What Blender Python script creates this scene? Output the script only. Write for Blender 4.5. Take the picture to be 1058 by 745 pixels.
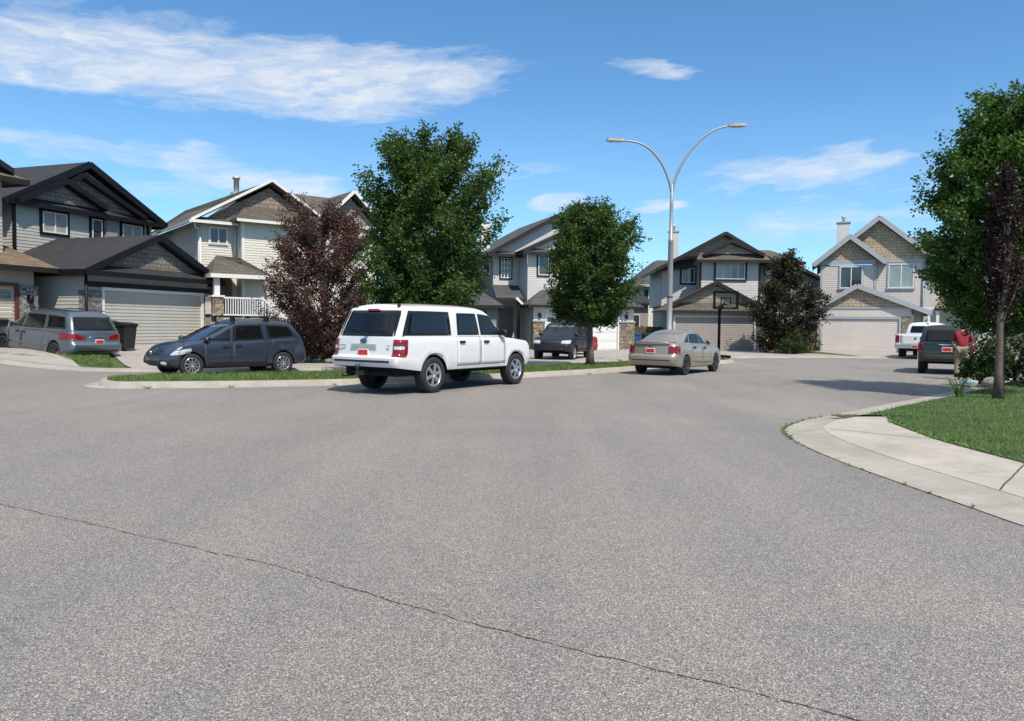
import bpy, bmesh, math, random
from mathutils import Vector, Matrix
R = math.radians
rnd = random.Random(7)
for o in list(bpy.data.objects): bpy.data.objects.remove(o)
SC = bpy.context.scene
COL = SC.collection

# ------------------------------------------------------------------ camera, sky, sun, exposure
cam = bpy.data.cameras.new('camera'); CAM = bpy.data.objects.new('camera', cam); COL.objects.link(CAM)
cam.sensor_width = 36; cam.lens = 36 * 795 / 1058; cam.clip_start = .05; cam.clip_end = 6000
CAM.matrix_world = Matrix.Translation((0, 0, 1.5)) @ Matrix.Rotation(R(90 - 2.56), 4, 'X') @ Matrix.Rotation(R(.6), 4, 'Z')
SC.camera = CAM
SC.view_settings.view_transform = 'Standard'; SC.view_settings.look = 'None'
SC.view_settings.exposure = EXPOSURE = 0.40; SC.view_settings.gamma = 1; SC.view_settings.use_curve_mapping = False
SC.cycles.max_bounces = 6; SC.cycles.transparent_max_bounces = 8

SUN_EL, SUN_AZ = 54, 154
sd = bpy.data.lights.new('sun', 'SUN'); sd.energy = 4.1; sd.angle = R(.53); sd.color = (1, .915, .785)
so = bpy.data.objects.new('sun', sd); COL.objects.link(so)
sv = Vector((math.sin(R(SUN_AZ)) * math.cos(R(SUN_EL)), math.cos(R(SUN_AZ)) * math.cos(R(SUN_EL)), math.sin(R(SUN_EL))))
so.rotation_euler = sv.to_track_quat('Z', 'Y').to_euler()

class NT:
    """small node-tree helper"""
    def __init__(s, tree): s.t = tree; s.n = tree.nodes; s.l = tree.links
    def node(s, typ, ins=None, **kw):
        n = s.n.new(typ)
        for k, v in kw.items(): setattr(n, k, v)
        for k, v in (ins or {}).items(): s.set(n.inputs[k], v)
        return n
    def set(s, sock, v):
        if hasattr(v, 'is_linked') or isinstance(v, bpy.types.NodeSocket): s.l.new(v, sock)
        else: sock.default_value = v
    def math(s, op, a, b=0.0, c=None, clamp=False):
        n = s.n.new('ShaderNodeMath'); n.operation = op; n.use_clamp = clamp
        s.set(n.inputs[0], a); s.set(n.inputs[1], b)
        if c is not None: s.set(n.inputs[2], c)
        return n.outputs[0]
    def mix(s, f, a, b, typ='MIX'):
        n = s.n.new('ShaderNodeMix'); n.data_type = 'RGBA'; n.blend_type = typ
        s.set(n.inputs[0], f); s.set(n.inputs[6], a); s.set(n.inputs[7], b); return n.outputs[2]
    def ramp(s, f, stops):
        n = s.n.new('ShaderNodeValToRGB'); e = n.color_ramp.elements
        while len(e) < len(stops): e.new(.5)
        for el, (p, c) in zip(e, stops):
            el.position = p; el.color = c if len(c) == 4 else (*c, 1)
        s.set(n.inputs[0], f); return n.outputs[0]
    def mapr(s, v, a, b, c=0.0, d=1.0, smooth=False):
        n = s.n.new('ShaderNodeMapRange'); n.clamp = True
        if smooth: n.interpolation_type = 'SMOOTHSTEP'
        s.set(n.inputs[0], v)
        for i, q in enumerate((a, b, c, d)): s.set(n.inputs[i + 1], q)
        return n.outputs[0]
    def noise(s, vec, scale, detail=4, rough=.55, dist=0.0, out=0):
        n = s.node('ShaderNodeTexNoise'); n.inputs['Scale'].default_value = scale; n.inputs['Detail'].default_value = detail
        n.inputs['Roughness'].default_value = rough; n.inputs['Distortion'].default_value = dist
        if vec is not None: s.l.new(vec, n.inputs['Vector'])
        return n.outputs[out]

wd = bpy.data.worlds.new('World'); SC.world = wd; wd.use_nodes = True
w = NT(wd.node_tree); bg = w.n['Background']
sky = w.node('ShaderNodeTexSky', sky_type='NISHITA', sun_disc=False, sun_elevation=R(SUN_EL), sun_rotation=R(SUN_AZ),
             air_density=1.0, dust_density=.0, ozone_density=3.0, altitude=1000)
tc = w.node('ShaderNodeTexCoord'); sx = w.node('ShaderNodeSeparateXYZ', {0: tc.outputs['Generated']})
az = w.math('ARCTAN2', sx.outputs[0], sx.outputs[1]); el = w.math('ARCSINE', sx.outputs[2])
# high thin cloud, placed by azimuth and elevation (degrees): az, el, half width, half height, slope, density
CLOUDS = [(-20.5, 17.0, 22, 3.3, .03, 1.05), (-27, 16.2, 9, 2.7, -.1, .8), (-34, 19, 8, 2.5, .0, .5), (-10, 18, 12, 2.2, .05, .6), (-24.5, 11.0, 6, 1.2, -.08, .8), (-18.5, 9.6, 7, 1.3, -.06, .85), (-30, 11.2, 5, 1.0, 0, .6), (-22, 8.5, 9, 1.2, 0, .5),
          (-2.0, 10.7, 7, 1.2, .10, .38), (9.8, 18.3, 3.4, .8, -.08, .75), (20.6, 11.2, 7.2, 1.35, .06, .95), (16.5, 10.2, 4.5, 1.0, .22, .5), (3.6, 8.9, 2.2, .8, .0, .95),
          (10.6, 8.5, 2.3, .6, 0, .95), (24, 8.0, 8.0, 2.2, .1, .45), (-22, 22.0, 4, 1.3, -.2, .4), (-34, 21.2, 3, 1.2, 0, .35), (30, 22, 5, .8, 0, .2), (13, 11, 1.2, .8, .3, .3),
          (70, 20, 30, 6, 0, .6), (120, 30, 30, 7, 0, .6), (175, 25, 30, 8, 0, .6), (-120, 24, 30, 6, 0, .6), (-75, 17, 20, 4, 0, .6)]
azd = w.math('MULTIPLY', az, 180 / math.pi); eld = w.math('MULTIPLY', el, 180 / math.pi)
cv = w.node('ShaderNodeCombineXYZ', {0: w.math('MULTIPLY', azd, .085), 1: w.math('MULTIPLY', w.math('SUBTRACT', eld, w.math('MULTIPLY', azd, .06)), .34), 2: 3.3}).outputs[0]
warp = w.noise(cv, 1.1, 5, .6, out=1)
cvw = w.node('ShaderNodeVectorMath', {0: cv, 1: warp}, operation='ADD').outputs[0]
n1 = w.noise(cvw, 1.0, 9, .62, .25); n2 = w.noise(cvw, 3.2, 6, .6, .3)
wv = w.node('ShaderNodeSeparateColor', {0: warp})
azw = w.math('ADD', azd, w.math('MULTIPLY', w.math('SUBTRACT', wv.outputs[0], .5), 9.0)); elw = w.math('ADD', eld, w.math('MULTIPLY', w.math('SUBTRACT', wv.outputs[1], .5), 3.4))
tot = None
for a0, e0, ra, re, sl, den in CLOUDS:
    da = w.math('SUBTRACT', azw, a0); de = w.math('SUBTRACT', w.math('SUBTRACT', elw, e0), w.math('MULTIPLY', da, sl))
    q = w.math('ADD', w.math('POWER', w.math('ABSOLUTE', w.math('DIVIDE', da, ra)), 2.0), w.math('POWER', w.math('ABSOLUTE', w.math('DIVIDE', de, re)), 2.0))
    m = w.math('MULTIPLY', w.mapr(q, 1.5, .0, 0, 1, True), den)
    tot = m if tot is None else w.math('MAXIMUM', tot, m)
tot = w.math('MAXIMUM', tot, w.mapr(eld, 28, 46, 0, 1.0, True))      # bright broken cloud added overhead, above the frame, to lift the shadow fill
cl = w.math('SUBTRACT', w.math('ADD', w.math('MULTIPLY', tot, .70), w.math('ADD', w.math('MULTIPLY', n1, 1.15), w.math('MULTIPLY', n2, .65))), 1.16)
cl = w.mapr(cl, -.05, .55, 0, 1, False)
cl = w.math('MULTIPLY', cl, w.mapr(n2, .25, .7, .55, 1.0), clamp=True)
cl = w.math('MULTIPLY', cl, w.mapr(tot, .02, .3, 0, .93))
veil = w.math('MULTIPLY', w.mapr(eld, 16, 2, 0, .45), w.mapr(n1, .3, .7, .3, 1))
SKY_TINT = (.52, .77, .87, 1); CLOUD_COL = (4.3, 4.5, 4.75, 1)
base = w.mix(1.0, sky.outputs[0], SKY_TINT, 'MULTIPLY')
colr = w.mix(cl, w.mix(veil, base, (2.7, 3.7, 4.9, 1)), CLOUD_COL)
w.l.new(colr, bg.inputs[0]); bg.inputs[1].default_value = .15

# ------------------------------------------------------------------ materials
MATS = {}
def newmat(name):
    m = bpy.data.materials.new(name); m.use_nodes = True; t = NT(m.node_tree); b = t.n['Principled BSDF']; return m, t, b
def mat(name, col, rough=.6, metal=0, var=.12, vs=3.0, coat=0, spec=.5, bump=0, bs=30):
    if name in MATS: return MATS[name]
    m, t, b = newmat(name); oc = t.node('ShaderNodeTexCoord').outputs['Object']
    n = t.noise(oc, vs, 5)
    c = t.mix(t.mapr(n, .25, .75), (*[x * (1 - var) for x in col], 1), (*[min(1, x * (1 + var)) for x in col], 1))
    t.l.new(c, b.inputs['Base Color']); b.inputs['Roughness'].default_value = rough; b.inputs['Metallic'].default_value = metal
    b.inputs['Coat Weight'].default_value = coat; b.inputs['Coat Roughness'].default_value = .05; b.inputs['Specular IOR Level'].default_value = spec
    if bump:
        bn = t.node('ShaderNodeBump', {'Strength': bump, 'Distance': .02, 'Height': t.noise(oc, bs, 4)}); t.l.new(bn.outputs[0], b.inputs['Normal'])
    MATS[name] = m; return m
def brickmat(name, c1, c2, mortar, bw, bh, rough=.85, bump=.4, big=.25, ms=.012):
    """rows of shingles or shakes: brick pattern in (x + y, z) plus weathering"""
    m, t, b = newmat(name); oc = t.node('ShaderNodeTexCoord').outputs['Object']; s = t.node('ShaderNodeSeparateXYZ', {0: oc})
    v = t.node('ShaderNodeCombineXYZ', {0: t.math('ADD', s.outputs[0], s.outputs[1]), 1: s.outputs[2], 2: 0.0}).outputs[0]
    br = t.node('ShaderNodeTexBrick', {'Vector': v, 'Color1': (*c1, 1), 'Color2': (*c2, 1), 'Mortar': (*mortar, 1), 'Scale': 1.0, 'Mortar Size': ms, 'Bias': 0.0, 'Brick Width': bw, 'Row Height': bh})
    br.offset = .37; n = t.noise(oc, 1.1, 6, .65); n2 = t.noise(oc, 14, 4)
    c = t.mix(1.0, br.outputs[0], t.ramp(n, [(.3, (1 - big,) * 3), (.7, (1 + big,) * 3)]), 'MULTIPLY')
    c = t.mix(1.0, c, t.ramp(n2, [(.3, (.85,) * 3), (.7, (1.15,) * 3)]), 'MULTIPLY')
    t.l.new(c, b.inputs['Base Color']); b.inputs['Roughness'].default_value = rough
    bn = t.node('ShaderNodeBump', {'Strength': bump, 'Distance': .03, 'Height': t.math('ADD', t.math('MULTIPLY', br.outputs[1], -1), t.math('MULTIPLY', n2, .5))})
    t.l.new(bn.outputs[0], b.inputs['Normal']); MATS[name] = m; return m
def stonemat(name, cols, scale=3.2):
    m, t, b = newmat(name); oc = t.node('ShaderNodeTexCoord').outputs['Object']
    mp = t.node('ShaderNodeMapping', {0: oc}); mp.inputs['Scale'].default_value = (1, 1, 2.0)
    vo = t.node('ShaderNodeTexVoronoi', {'Vector': mp.outputs[0], 'Scale': scale}); ve = t.node('ShaderNodeTexVoronoi', {'Vector': mp.outputs[0], 'Scale': scale}, feature='DISTANCE_TO_EDGE')
    s = t.node('ShaderNodeSeparateColor', {0: vo.outputs['Color']})
    c = t.ramp(s.outputs[0], [(i / (len(cols) - 1), k) for i, k in enumerate(cols)])
    e = t.mapr(ve.outputs[0], .01, .06); c = t.mix(e, (.06, .055, .05, 1), c)
    t.l.new(c, b.inputs['Base Color']); b.inputs['Roughness'].default_value = .9
    bn = t.node('ShaderNodeBump', {'Strength': .7, 'Distance': .04, 'Height': t.math('ADD', e, t.math('MULTIPLY', t.noise(oc, 20), .4))}); t.l.new(bn.outputs[0], b.inputs['Normal'])
    MATS[name] = m; return m
def leafmat(name, c1, c2, c3, trans=.35):
    m, t, b = newmat(name); g = t.node('ShaderNodeNewGeometry'); oc = t.node('ShaderNodeTexCoord').outputs['Object']
    c = t.ramp(g.outputs['Random Per Island'], [(0, c1), (.55, c2), (1, c3)])
    n = t.noise(oc, 1.2, 3); c = t.mix(1.0, c, t.ramp(n, [(.3, (.78, .8, .8)), (.7, (1.2, 1.18, 1.1))]), 'MULTIPLY')
    t.l.new(c, b.inputs['Base Color']); b.inputs['Roughness'].default_value = .5; b.inputs['Specular IOR Level'].default_value = .35
    tr = t.node('ShaderNodeBsdfTranslucent', {0: t.mix(1.0, c, (1.5, 1.5, .7, 1), 'MULTIPLY')}); mx = t.node('ShaderNodeMixShader', {0: trans, 1: b.outputs[0], 2: tr.outputs[0]})
    t.l.new(mx.outputs[0], t.n['Material Output'].inputs[0]); MATS[name] = m; return m
def asphalt():
    m, t, b = newmat('asphalt'); oc = t.node('ShaderNodeTexCoord').outputs['Object']
    vo = t.node('ShaderNodeTexVoronoi', {'Vector': oc, 'Scale': 215.0}); vo2 = t.node('ShaderNodeTexVoronoi', {'Vector': oc, 'Scale': 110.0})
    s = t.node('ShaderNodeSeparateColor', {0: vo.outputs['Color']}); s2 = t.node('ShaderNodeSeparateColor', {0: vo2.outputs['Color']})
    c = t.ramp(s.outputs[0], [(0, (.07, .069, .069)), (.3, (.145, .143, .142)), (.62, (.212, .207, .203)), (.86, (.29, .283, .276)), (1, (.54, .53, .52))])
    c2 = t.ramp(s2.outputs[1], [(0, (.62,) * 3), (.5, (.98,) * 3), (.88, (1.1,) * 3), (1, (1.6, 1.57, 1.53))])
    c = t.mix(.65, c, c2, 'MULTIPLY')
    n = t.noise(oc, .22, 6, .6, .6); c = t.mix(1.0, c, t.ramp(n, [(.28, (.97, .95, .925)), (.5, (1.11, 1.075, 1.03)), (.72, (1.25, 1.185, 1.115))]), 'MULTIPLY')
    mp = t.node('ShaderNodeMapping', {0: oc}); mp.inputs['Rotation'].default_value = (0, 0, R(35)); mp.inputs['Scale'].default_value = (1, .12, 1)
    n3 = t.noise(mp.outputs[0], 1.1, 5); c = t.mix(1.0, c, t.ramp(n3, [(.3, (.93, .93, .94)), (.7, (1.06, 1.05, 1.04))]), 'MULTIPLY')
    n4 = t.noise(oc, 7, 5, .7); c = t.mix(1.0, c, t.ramp(n4, [(.25, (.93,) * 3), (.75, (1.06,) * 3)]), 'MULTIPLY')
    ln = t.node('ShaderNodeMapping', {0: oc}); ln.inputs['Rotation'].default_value = (0, 0, R(-38)); ln.inputs['Scale'].default_value = (.62, .035, 1)
    n5 = t.noise(ln.outputs[0], 1.0, 3, .5); c = t.mix(1.0, c, t.ramp(n5, [(.35, (.95,) * 3), (.65, (1.05,) * 3)]), 'MULTIPLY')
    st = t.noise(oc, .6, 3, .5); c = t.mix(t.mapr(st, .70, .82, 0, .35), c, (.085, .08, .08, 1))
    t.l.new(c, b.inputs['Base Color']); b.inputs['Roughness'].default_value = .82; b.inputs['Specular IOR Level'].default_value = .35
    bn = t.node('ShaderNodeBump', {'Strength': .55, 'Distance': .006, 'Height': vo.outputs[0]}); t.l.new(bn.outputs[0], b.inputs['Normal'])
    return m
def concrete(name, col, dirt=.25):
    m, t, b = newmat(name); oc = t.node('ShaderNodeTexCoord').outputs['Object']
    n = t.noise(oc, .9, 6, .65, .4); n2 = t.noise(oc, 60, 3); n3 = t.noise(oc, 5, 5, .7)
    c = t.mix(t.mapr(n, .3, .75), (*[x * (1 - dirt) for x in col], 1), (*[x * 1.08 for x in col], 1))
    c = t.mix(1.0, c, t.ramp(n2, [(.3, (.88,) * 3), (.7, (1.1,) * 3)]), 'MULTIPLY'); c = t.mix(1.0, c, t.ramp(n3, [(.3, (.9, .89, .87)), (.65, (1.05,) * 3)]), 'MULTIPLY')
    t.l.new(c, b.inputs['Base Color']); b.inputs['Roughness'].default_value = .85
    bn = t.node('ShaderNodeBump', {'Strength': .25, 'Distance': .005, 'Height': n2}); t.l.new(bn.outputs[0], b.inputs['Normal']); MATS[name] = m; return m
def grassmat(name, a, bcol, cc):
    m, t, b = newmat(name); oc = t.node('ShaderNodeTexCoord').outputs['Object']
    n = t.noise(oc, 1.3, 6, .65); n2 = t.noise(oc, 45, 4, .7)
    c = t.ramp(n, [(.28, a), (.52, bcol), (.75, cc)]); c = t.mix(1.0, c, t.ramp(n2, [(.25, (.6,) * 3), (.75, (1.3,) * 3)]), 'MULTIPLY')
    t.l.new(c, b.inputs['Base Color']); b.inputs['Roughness'].default_value = .9
    bn = t.node('ShaderNodeBump', {'Strength': .8, 'Distance': .04, 'Height': n2}); t.l.new(bn.outputs[0], b.inputs['Normal']); MATS[name] = m; return m
def paint(name, col, metal=.0, rough=.3, coat=.8):
    """car paint: clear coat, fine flake, a little road dust"""
    m, t, b = newmat(name); oc = t.node('ShaderNodeTexCoord').outputs['Object']
    n = t.noise(oc, 4, 5, .6); c = t.mix(t.mapr(n, .3, .8), (*col, 1), (*[x * .95 + .006 for x in col], 1))
    t.l.new(c, b.inputs['Base Color']); b.inputs['Metallic'].default_value = metal; b.inputs['Roughness'].default_value = rough
    b.inputs['Coat Weight'].default_value = coat; b.inputs['Coat Roughness'].default_value = .06; MATS[name] = m; return m

ASPH = asphalt()
CONC = concrete('concrete', (.45, .415, .37), .3); KERB = concrete('kerb_concrete', (.40, .37, .33), .35); GUT = concrete('gutter_concrete', (.35, .33, .305), .3); DRIVE = concrete('driveway_concrete', (.36, .34, .315), .25)
GRASS = grassmat('turf', (.045, .085, .025), (.065, .115, .032), (.10, .145, .045)); TERR = grassmat('rough_turf', (.05, .07, .02), (.07, .09, .03), (.10, .10, .05))
BLADE = leafmat('grass_blade', (.075, .14, .036), (.125, .205, .056), (.21, .26, .10), .3)
SOIL = mat('mulch', (.05, .037, .028), .95, var=.4, vs=8, bump=1, bs=25); ROCK = mat('rock', (.22, .20, .18), .9, var=.3, vs=6, bump=.6)
DARK = mat('black_plastic', (.012, .012, .013), .55); RUB = mat('rubber', (.018, .018, .019), .8, var=.3, vs=12, bump=.3, bs=60); VOID = mat('underside_black', (.006, .006, .006), .95)
CHROME = mat('chrome', (.75, .75, .77), .16, 1, var=.05); ALLOY = mat('alloy', (.55, .56, .58), .3, .9, var=.08); STEEL = mat('dark_steel', (.05, .05, .055), .45, .6)
GLASSD = mat('tinted_glass', (.006, .007, .008), .03, var=.1, coat=.0, spec=.6); GLASSM = mat('car_glass', (.014, .018, .021), .03, var=.15, spec=.28); GLASSL = mat('light_car_glass', (.10, .135, .145), .04, var=.25, vs=2, spec=.7)
REDL = mat('red_lens', (.19, .005, .008), .12, var=.15, vs=20, coat=.5); CLEARL = mat('clear_lens', (.62, .64, .66), .1, .3, var=.2, vs=25, coat=1); AMBER = mat('amber_lens', (.6, .16, .03), .15)
PLATEW = mat('plate_white', (.7, .7, .68), .4); PLATER = mat('plate_red', (.50, .022, .015), .45)
GALV = mat('galvanised_steel', (.30, .315, .33), .5, .3, var=.12, vs=5); WHITE = mat('white_trim', (.68, .665, .63), .5, var=.05); BLACKT = mat('black_trim', (.006, .006, .008), .5, spec=.3)
PANE = mat('window_glass', (.035, .042, .05), .04, var=.6, vs=.9, spec=.8); PANEB = mat('blinds_glass', (.30, .31, .31), .12, var=.25, vs=1.2, spec=.7); PANEG = mat('pale_glass', (.22, .27, .27), .06, var=.3, vs=1, spec=.8)
BARK = mat('bark', (.13, .10, .08), .95, var=.35, vs=9, bump=1, bs=22); BARKD = mat('dark_bark', (.06, .045, .04), .95, var=.35, vs=9, bump=1, bs=22); WOOD = mat('fence_wood', (.10, .06, .038), .85, var=.35, vs=5, bump=.4); WOODR = mat('red_cedar', (.20, .075, .035), .8, var=.3, vs=5)

# ------------------------------------------------------------------ mesh helpers
class MB:
    def __init__(s): s.v = []; s.f = []; s.smooth = []
    def vert(s, p): s.v.append(tuple(p)); return len(s.v) - 1
    def face(s, idx, sm=False): s.f.append(tuple(idx)); s.smooth.append(sm)
    def poly(s, pts, sm=False): s.face([s.vert(p) for p in pts], sm)
    def box(s, x0, x1, y0, y1, z0, z1, M=None):
        c = [(x, y, z) for z in (z0, z1) for y in (y0, y1) for x in (x0, x1)]
        if M is not None: c = [tuple(M @ Vector(p)) for p in c]
        i = [s.vert(p) for p in c]
        for q in ((0, 2, 3, 1), (4, 5, 7, 6), (0, 1, 5, 4), (2, 6, 7, 3), (0, 4, 6, 2), (1, 3, 7, 5)): s.face([i[k] for k in q])
    def bar(s, a, b, wd, ht, up=(0, 0, 1)):
        """rectangular bar from a to b, wd across, ht along up"""
        a, b = Vector(a), Vector(b); d = (b - a); L = d.length; d.normalize(); r = d.cross(Vector(up)); r.normalize(); u = r.cross(d)
        M = Matrix((( *(r),), (*(d),), (*(u),))).transposed().to_4x4(); M.translation = a
        s.box(-wd / 2, wd / 2, 0, L, -ht / 2, ht / 2, M)
    def prism(s, pts, ext):
        """closed prism: polygon pts pushed by vector ext"""
        e = Vector(ext); a = [s.vert(p) for p in pts]; b = [s.vert(Vector(p) + e) for p in pts]; n = len(a)
        s.face(a); s.face(b[::-1])
        for k in range(n): s.face((a[k], b[k], b[(k + 1) % n], a[(k + 1) % n]))
    def slab(s, pts, th): s.prism(pts, (0, 0, -th))
    def tube(s, path, radii, n=8, cap=True):
        P = [Vector(p) for p in path]; rings = []; up = None
        for i, p in enumerate(P):
            d = (P[min(i + 1, len(P) - 1)] - P[max(i - 1, 0)]).normalized()
            if up is None: up = Vector((0, 0, 1)) if abs(d.z) < .9 else Vector((1, 0, 0))
            a = d.cross(up).normalized(); b = a.cross(d); up = b.cross(a) if False else up
            r = radii[i] if hasattr(radii, '__len__') else radii
            rings.append([s.vert(p + (a * math.cos(2 * math.pi * k / n) + b * math.sin(2 * math.pi * k / n)) * r) for k in range(n)])
        for A, B in zip(rings, rings[1:]):
            for k in range(n): s.face((A[k], A[(k + 1) % n], B[(k + 1) % n], B[k]), True)
        if cap: s.face(rings[0][::-1]); s.face(rings[-1])
    def lathe(s, prof, n=28, c=(0, 0, 0), axis='y'):
        rings = []
        for r, h in prof:
            ring = []
            for k in range(n):
                a = 2 * math.pi * k / n
                q = (c[0] + r * math.cos(a), c[1] + h, c[2] + r * math.sin(a)) if axis == 'y' else (c[0] + r * math.cos(a), c[1] + r * math.sin(a), c[2] + h)
                ring.append(s.vert(q))
            rings.append(ring)
        for A, B in zip(rings, rings[1:]):
            for k in range(n): s.face((A[k], A[(k + 1) % n], B[(k + 1) % n], B[k]), True)
    def blob(s, c, r, nz=0.0, seed=0, seg=10):
        rr = random.Random(seed); bm = bmesh.new(); bmesh.ops.create_icosphere(bm, subdivisions=2, radius=1)
        b = len(s.v)
        for v in bm.verts:
            k = 1 + rr.uniform(-nz, nz); s.v.append((c[0] + v.co.x * r[0] * k, c[1] + v.co.y * r[1] * k, c[2] + v.co.z * r[2] * k))
        for f in bm.faces: s.face([b + v.index for v in f.verts], True)
        bm.free()
    def build(s, name, material, parent=None, loc=None, angle=None):
        me = bpy.data.meshes.new(name); me.from_pydata(s.v, [], s.f); me.polygons.foreach_set('use_smooth', s.smooth)
        me.materials.append(material)
        if angle is not None:
            bm = bmesh.new(); bm.from_mesh(me); bmesh.ops.remove_doubles(bm, verts=bm.verts, dist=1e-5); bmesh.ops.recalc_face_normals(bm, faces=bm.faces)
            for f in bm.faces: f.smooth = True
            for e in bm.edges:
                if len(e.link_faces) == 2 and e.calc_face_angle(0) > R(angle): e.smooth = False
            bm.to_mesh(me); bm.free()
        me.update(); o = bpy.data.objects.new(name, me); COL.objects.link(o)
        if parent is not None: o.parent = parent
        if loc is not None: o.location = loc
        return o
def empty(name, label, cat, loc=(0, 0, 0), rz=0.0, group=None, rot=None):
    o = bpy.data.objects.new(name, None); COL.objects.link(o); o.location = loc; o.rotation_euler = rot or (0, 0, rz); o.empty_display_size = .3
    o['label'] = label; o['category'] = cat
    if group: o['group'] = group
    return o
def tag(o, label, cat, group=None):
    o['label'] = label; o['category'] = cat
    if group: o['group'] = group
    return o
def kind(o, k='structure'): o['kind'] = k; return o
def lerp(a, b, t): return a + (b - a) * t
def table(T):
    """smooth (Catmull-Rom) interpolation through (x, value) knots"""
    T = sorted(T)
    def f(x):
        if x <= T[0][0]: return T[0][1]
        if x >= T[-1][0]: return T[-1][1]
        for i in range(len(T) - 1):
            if x <= T[i + 1][0]:
                x0, y0 = T[i]; x1, y1 = T[i + 1]; h = x1 - x0; t = (x - x0) / h
                s = (y1 - y0) / h
                m0 = s if i == 0 else .5 * (s + (y0 - T[i - 1][1]) / (x0 - T[i - 1][0])); m1 = s if i + 2 >= len(T) else .5 * (s + (T[i + 2][1] - y1) / (T[i + 2][0] - x1))
                if (i > 0 and (y0 - T[i - 1][1]) * (y1 - y0) <= 0): m0 = 0
                if (i + 2 < len(T) and (T[i + 2][1] - y1) * (y1 - y0) <= 0): m1 = 0
                return y0 * (2 * t ** 3 - 3 * t * t + 1) + h * m0 * (t ** 3 - 2 * t * t + t) + y1 * (3 * t * t - 2 * t ** 3) + h * m1 * (t ** 3 - t * t)
    return f
def smooth_line(P, step=.35, closed=False):
    P = [Vector(p) for p in P]; n = len(P); out = []
    for i in range(n if closed else n - 1):
        g = lambda k: P[k % n] if closed else P[max(0, min(n - 1, k))]
        a, b, c, d = g(i - 1), g(i), g(i + 1), g(i + 2); m = max(1, int((c - b).length / step))
        for k in range(m):
            t = k / m; out.append(.5 * ((2 * b) + (c - a) * t + (2 * a - 5 * b + 4 * c - d) * t * t + (3 * b - a - 3 * c + d) * t ** 3))
    if not closed: out.append(P[-1])
    return out

# ------------------------------------------------------------------ ground
GN = Vector((.944, -.33)); G0 = Vector((-16.4, 29.6))
def G(x, y):
    """ground height: flat street, yards and driveways rise gently to the houses on the left"""
    u = -((Vector((x, y)) - G0).dot(GN)); t = max(0, min(1, (u + 6.0) / 6.0)); return .46 * t * t * (3 - 2 * t)
def sheet(name, poly, z, material, cut=2.0, drape=True, skirt=0):
    bm = bmesh.new(); f = bm.faces.new([bm.verts.new((p[0], p[1], 0)) for p in poly]); bmesh.ops.triangulate(bm, faces=[f])
    if cut:
        xs = [p[0] for p in poly]; ys = [p[1] for p in poly]
        for ax, lo, hi in ((0, min(xs), max(xs)), (1, min(ys), max(ys))):
            k = math.floor(lo / cut) * cut + cut
            while k < hi:
                co = (k, 0, 0) if ax == 0 else (0, k, 0); no = (1, 0, 0) if ax == 0 else (0, 1, 0)
                bmesh.ops.bisect_plane(bm, geom=bm.verts[:] + bm.edges[:] + bm.faces[:], plane_co=co, plane_no=no); k += cut
    bmesh.ops.recalc_face_normals(bm, faces=bm.faces)
    if sum(f.normal.z for f in bm.faces) < 0: bmesh.ops.reverse_faces(bm, faces=bm.faces)
    for v in bm.verts: v.co.z = (G(v.co.x, v.co.y) if drape else 0) + z
    me = bpy.data.meshes.new(name); bm.to_mesh(me); bm.free(); me.materials.append(material); o = bpy.data.objects.new(name, me); COL.objects.link(o); return kind(o)
def strip(name, line, prof, material, closed=False, drape=True):
    """loft the profile [(offset to the left of travel, z)] along a line"""
    L = [Vector((p[0], p[1])) for p in line]; n = len(L); mb = MB(); rows = []
    for i in range(n):
        a = L[(i - 1) % n] if closed or i > 0 else L[0]; b = L[(i + 1) % n] if closed or i < n - 1 else L[-1]
        d = (b - a).normalized(); nn = Vector((-d.y, d.x))
        rows.append([mb.vert((*(L[i] + nn * o), z + (G(*L[i]) if drape else 0))) for o, z in prof])
    for i in range(n if closed else n - 1):
        A, B = rows[i], rows[(i + 1) % n]
        for k in range(len(prof) - 1): mb.face((A[k], B[k], B[k + 1], A[k + 1]))
    return kind(mb.build(name, material, angle=40))
def inside(p, poly):
    c = False; n = len(poly); j = n - 1
    for i in range(n):
        if (poly[i][1] > p[1]) != (poly[j][1] > p[1]) and p[0] < (poly[j][0] - poly[i][0]) * (p[1] - poly[i][1]) / (poly[j][1] - poly[i][1]) + poly[i][0]: c = not c
        j = i
    return c

sheet('terrain', [(-3000, -3000), (3000, -3000), (3000, 3000), (-3000, 3000)], -.16, TERR, cut=0, drape=False)
OUT = [(-60, 24.2), (-30, 23.6), (-18, 23.25), (-12, 23.2), (-9, 23.7), (-5, 25.4), (-2, 27.5), (2.5, 31.2), (7, 35.6), (11, 38.4), (15, 39.8), (20, 40.6), (25, 40.4), (30, 39.2), (40, 38.8), (60, 38.8)]
RIGHT = [(60, 33), (40, 32.6), (27, 31.6), (21.5, 29.4), (16.3, 25.0), (12.1, 20.3), (9.6, 17.6), (7.2, 15.1), (5.75, 13.55), (4.75, 12.5), (4.05, 11.4), (3.78, 10.2), (3.72, 8.8), (3.8, 7.4), (3.9, 6.2), (4.0, 4), (4.05, -6), (4.05, -30)]
OUTL = smooth_line([(x, y, 0) for x, y in OUT]); RIGHTL = smooth_line([(x, y, 0) for x, y in RIGHT], .2)
road_poly = [(-60, -30)] + [(4.3, -30)] + [(p.x + .1, p.y - .05) for p in RIGHTL[::-1][2:]] + [(p.x, p.y + .25) for p in OUTL[::-1]]
sheet('road', road_poly, 0, ASPH, cut=4)
strip('kerb', OUTL, [(-.32, .006), (0, .012), (.08, .05), (.22, .085), (.34, .09)], GUT)
yard = [(p.x, p.y + .3) for p in OUTL] + [(60, 95), (-60, 95)]
sheet('lawn', yard, .055, GRASS, cut=1.0)
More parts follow.
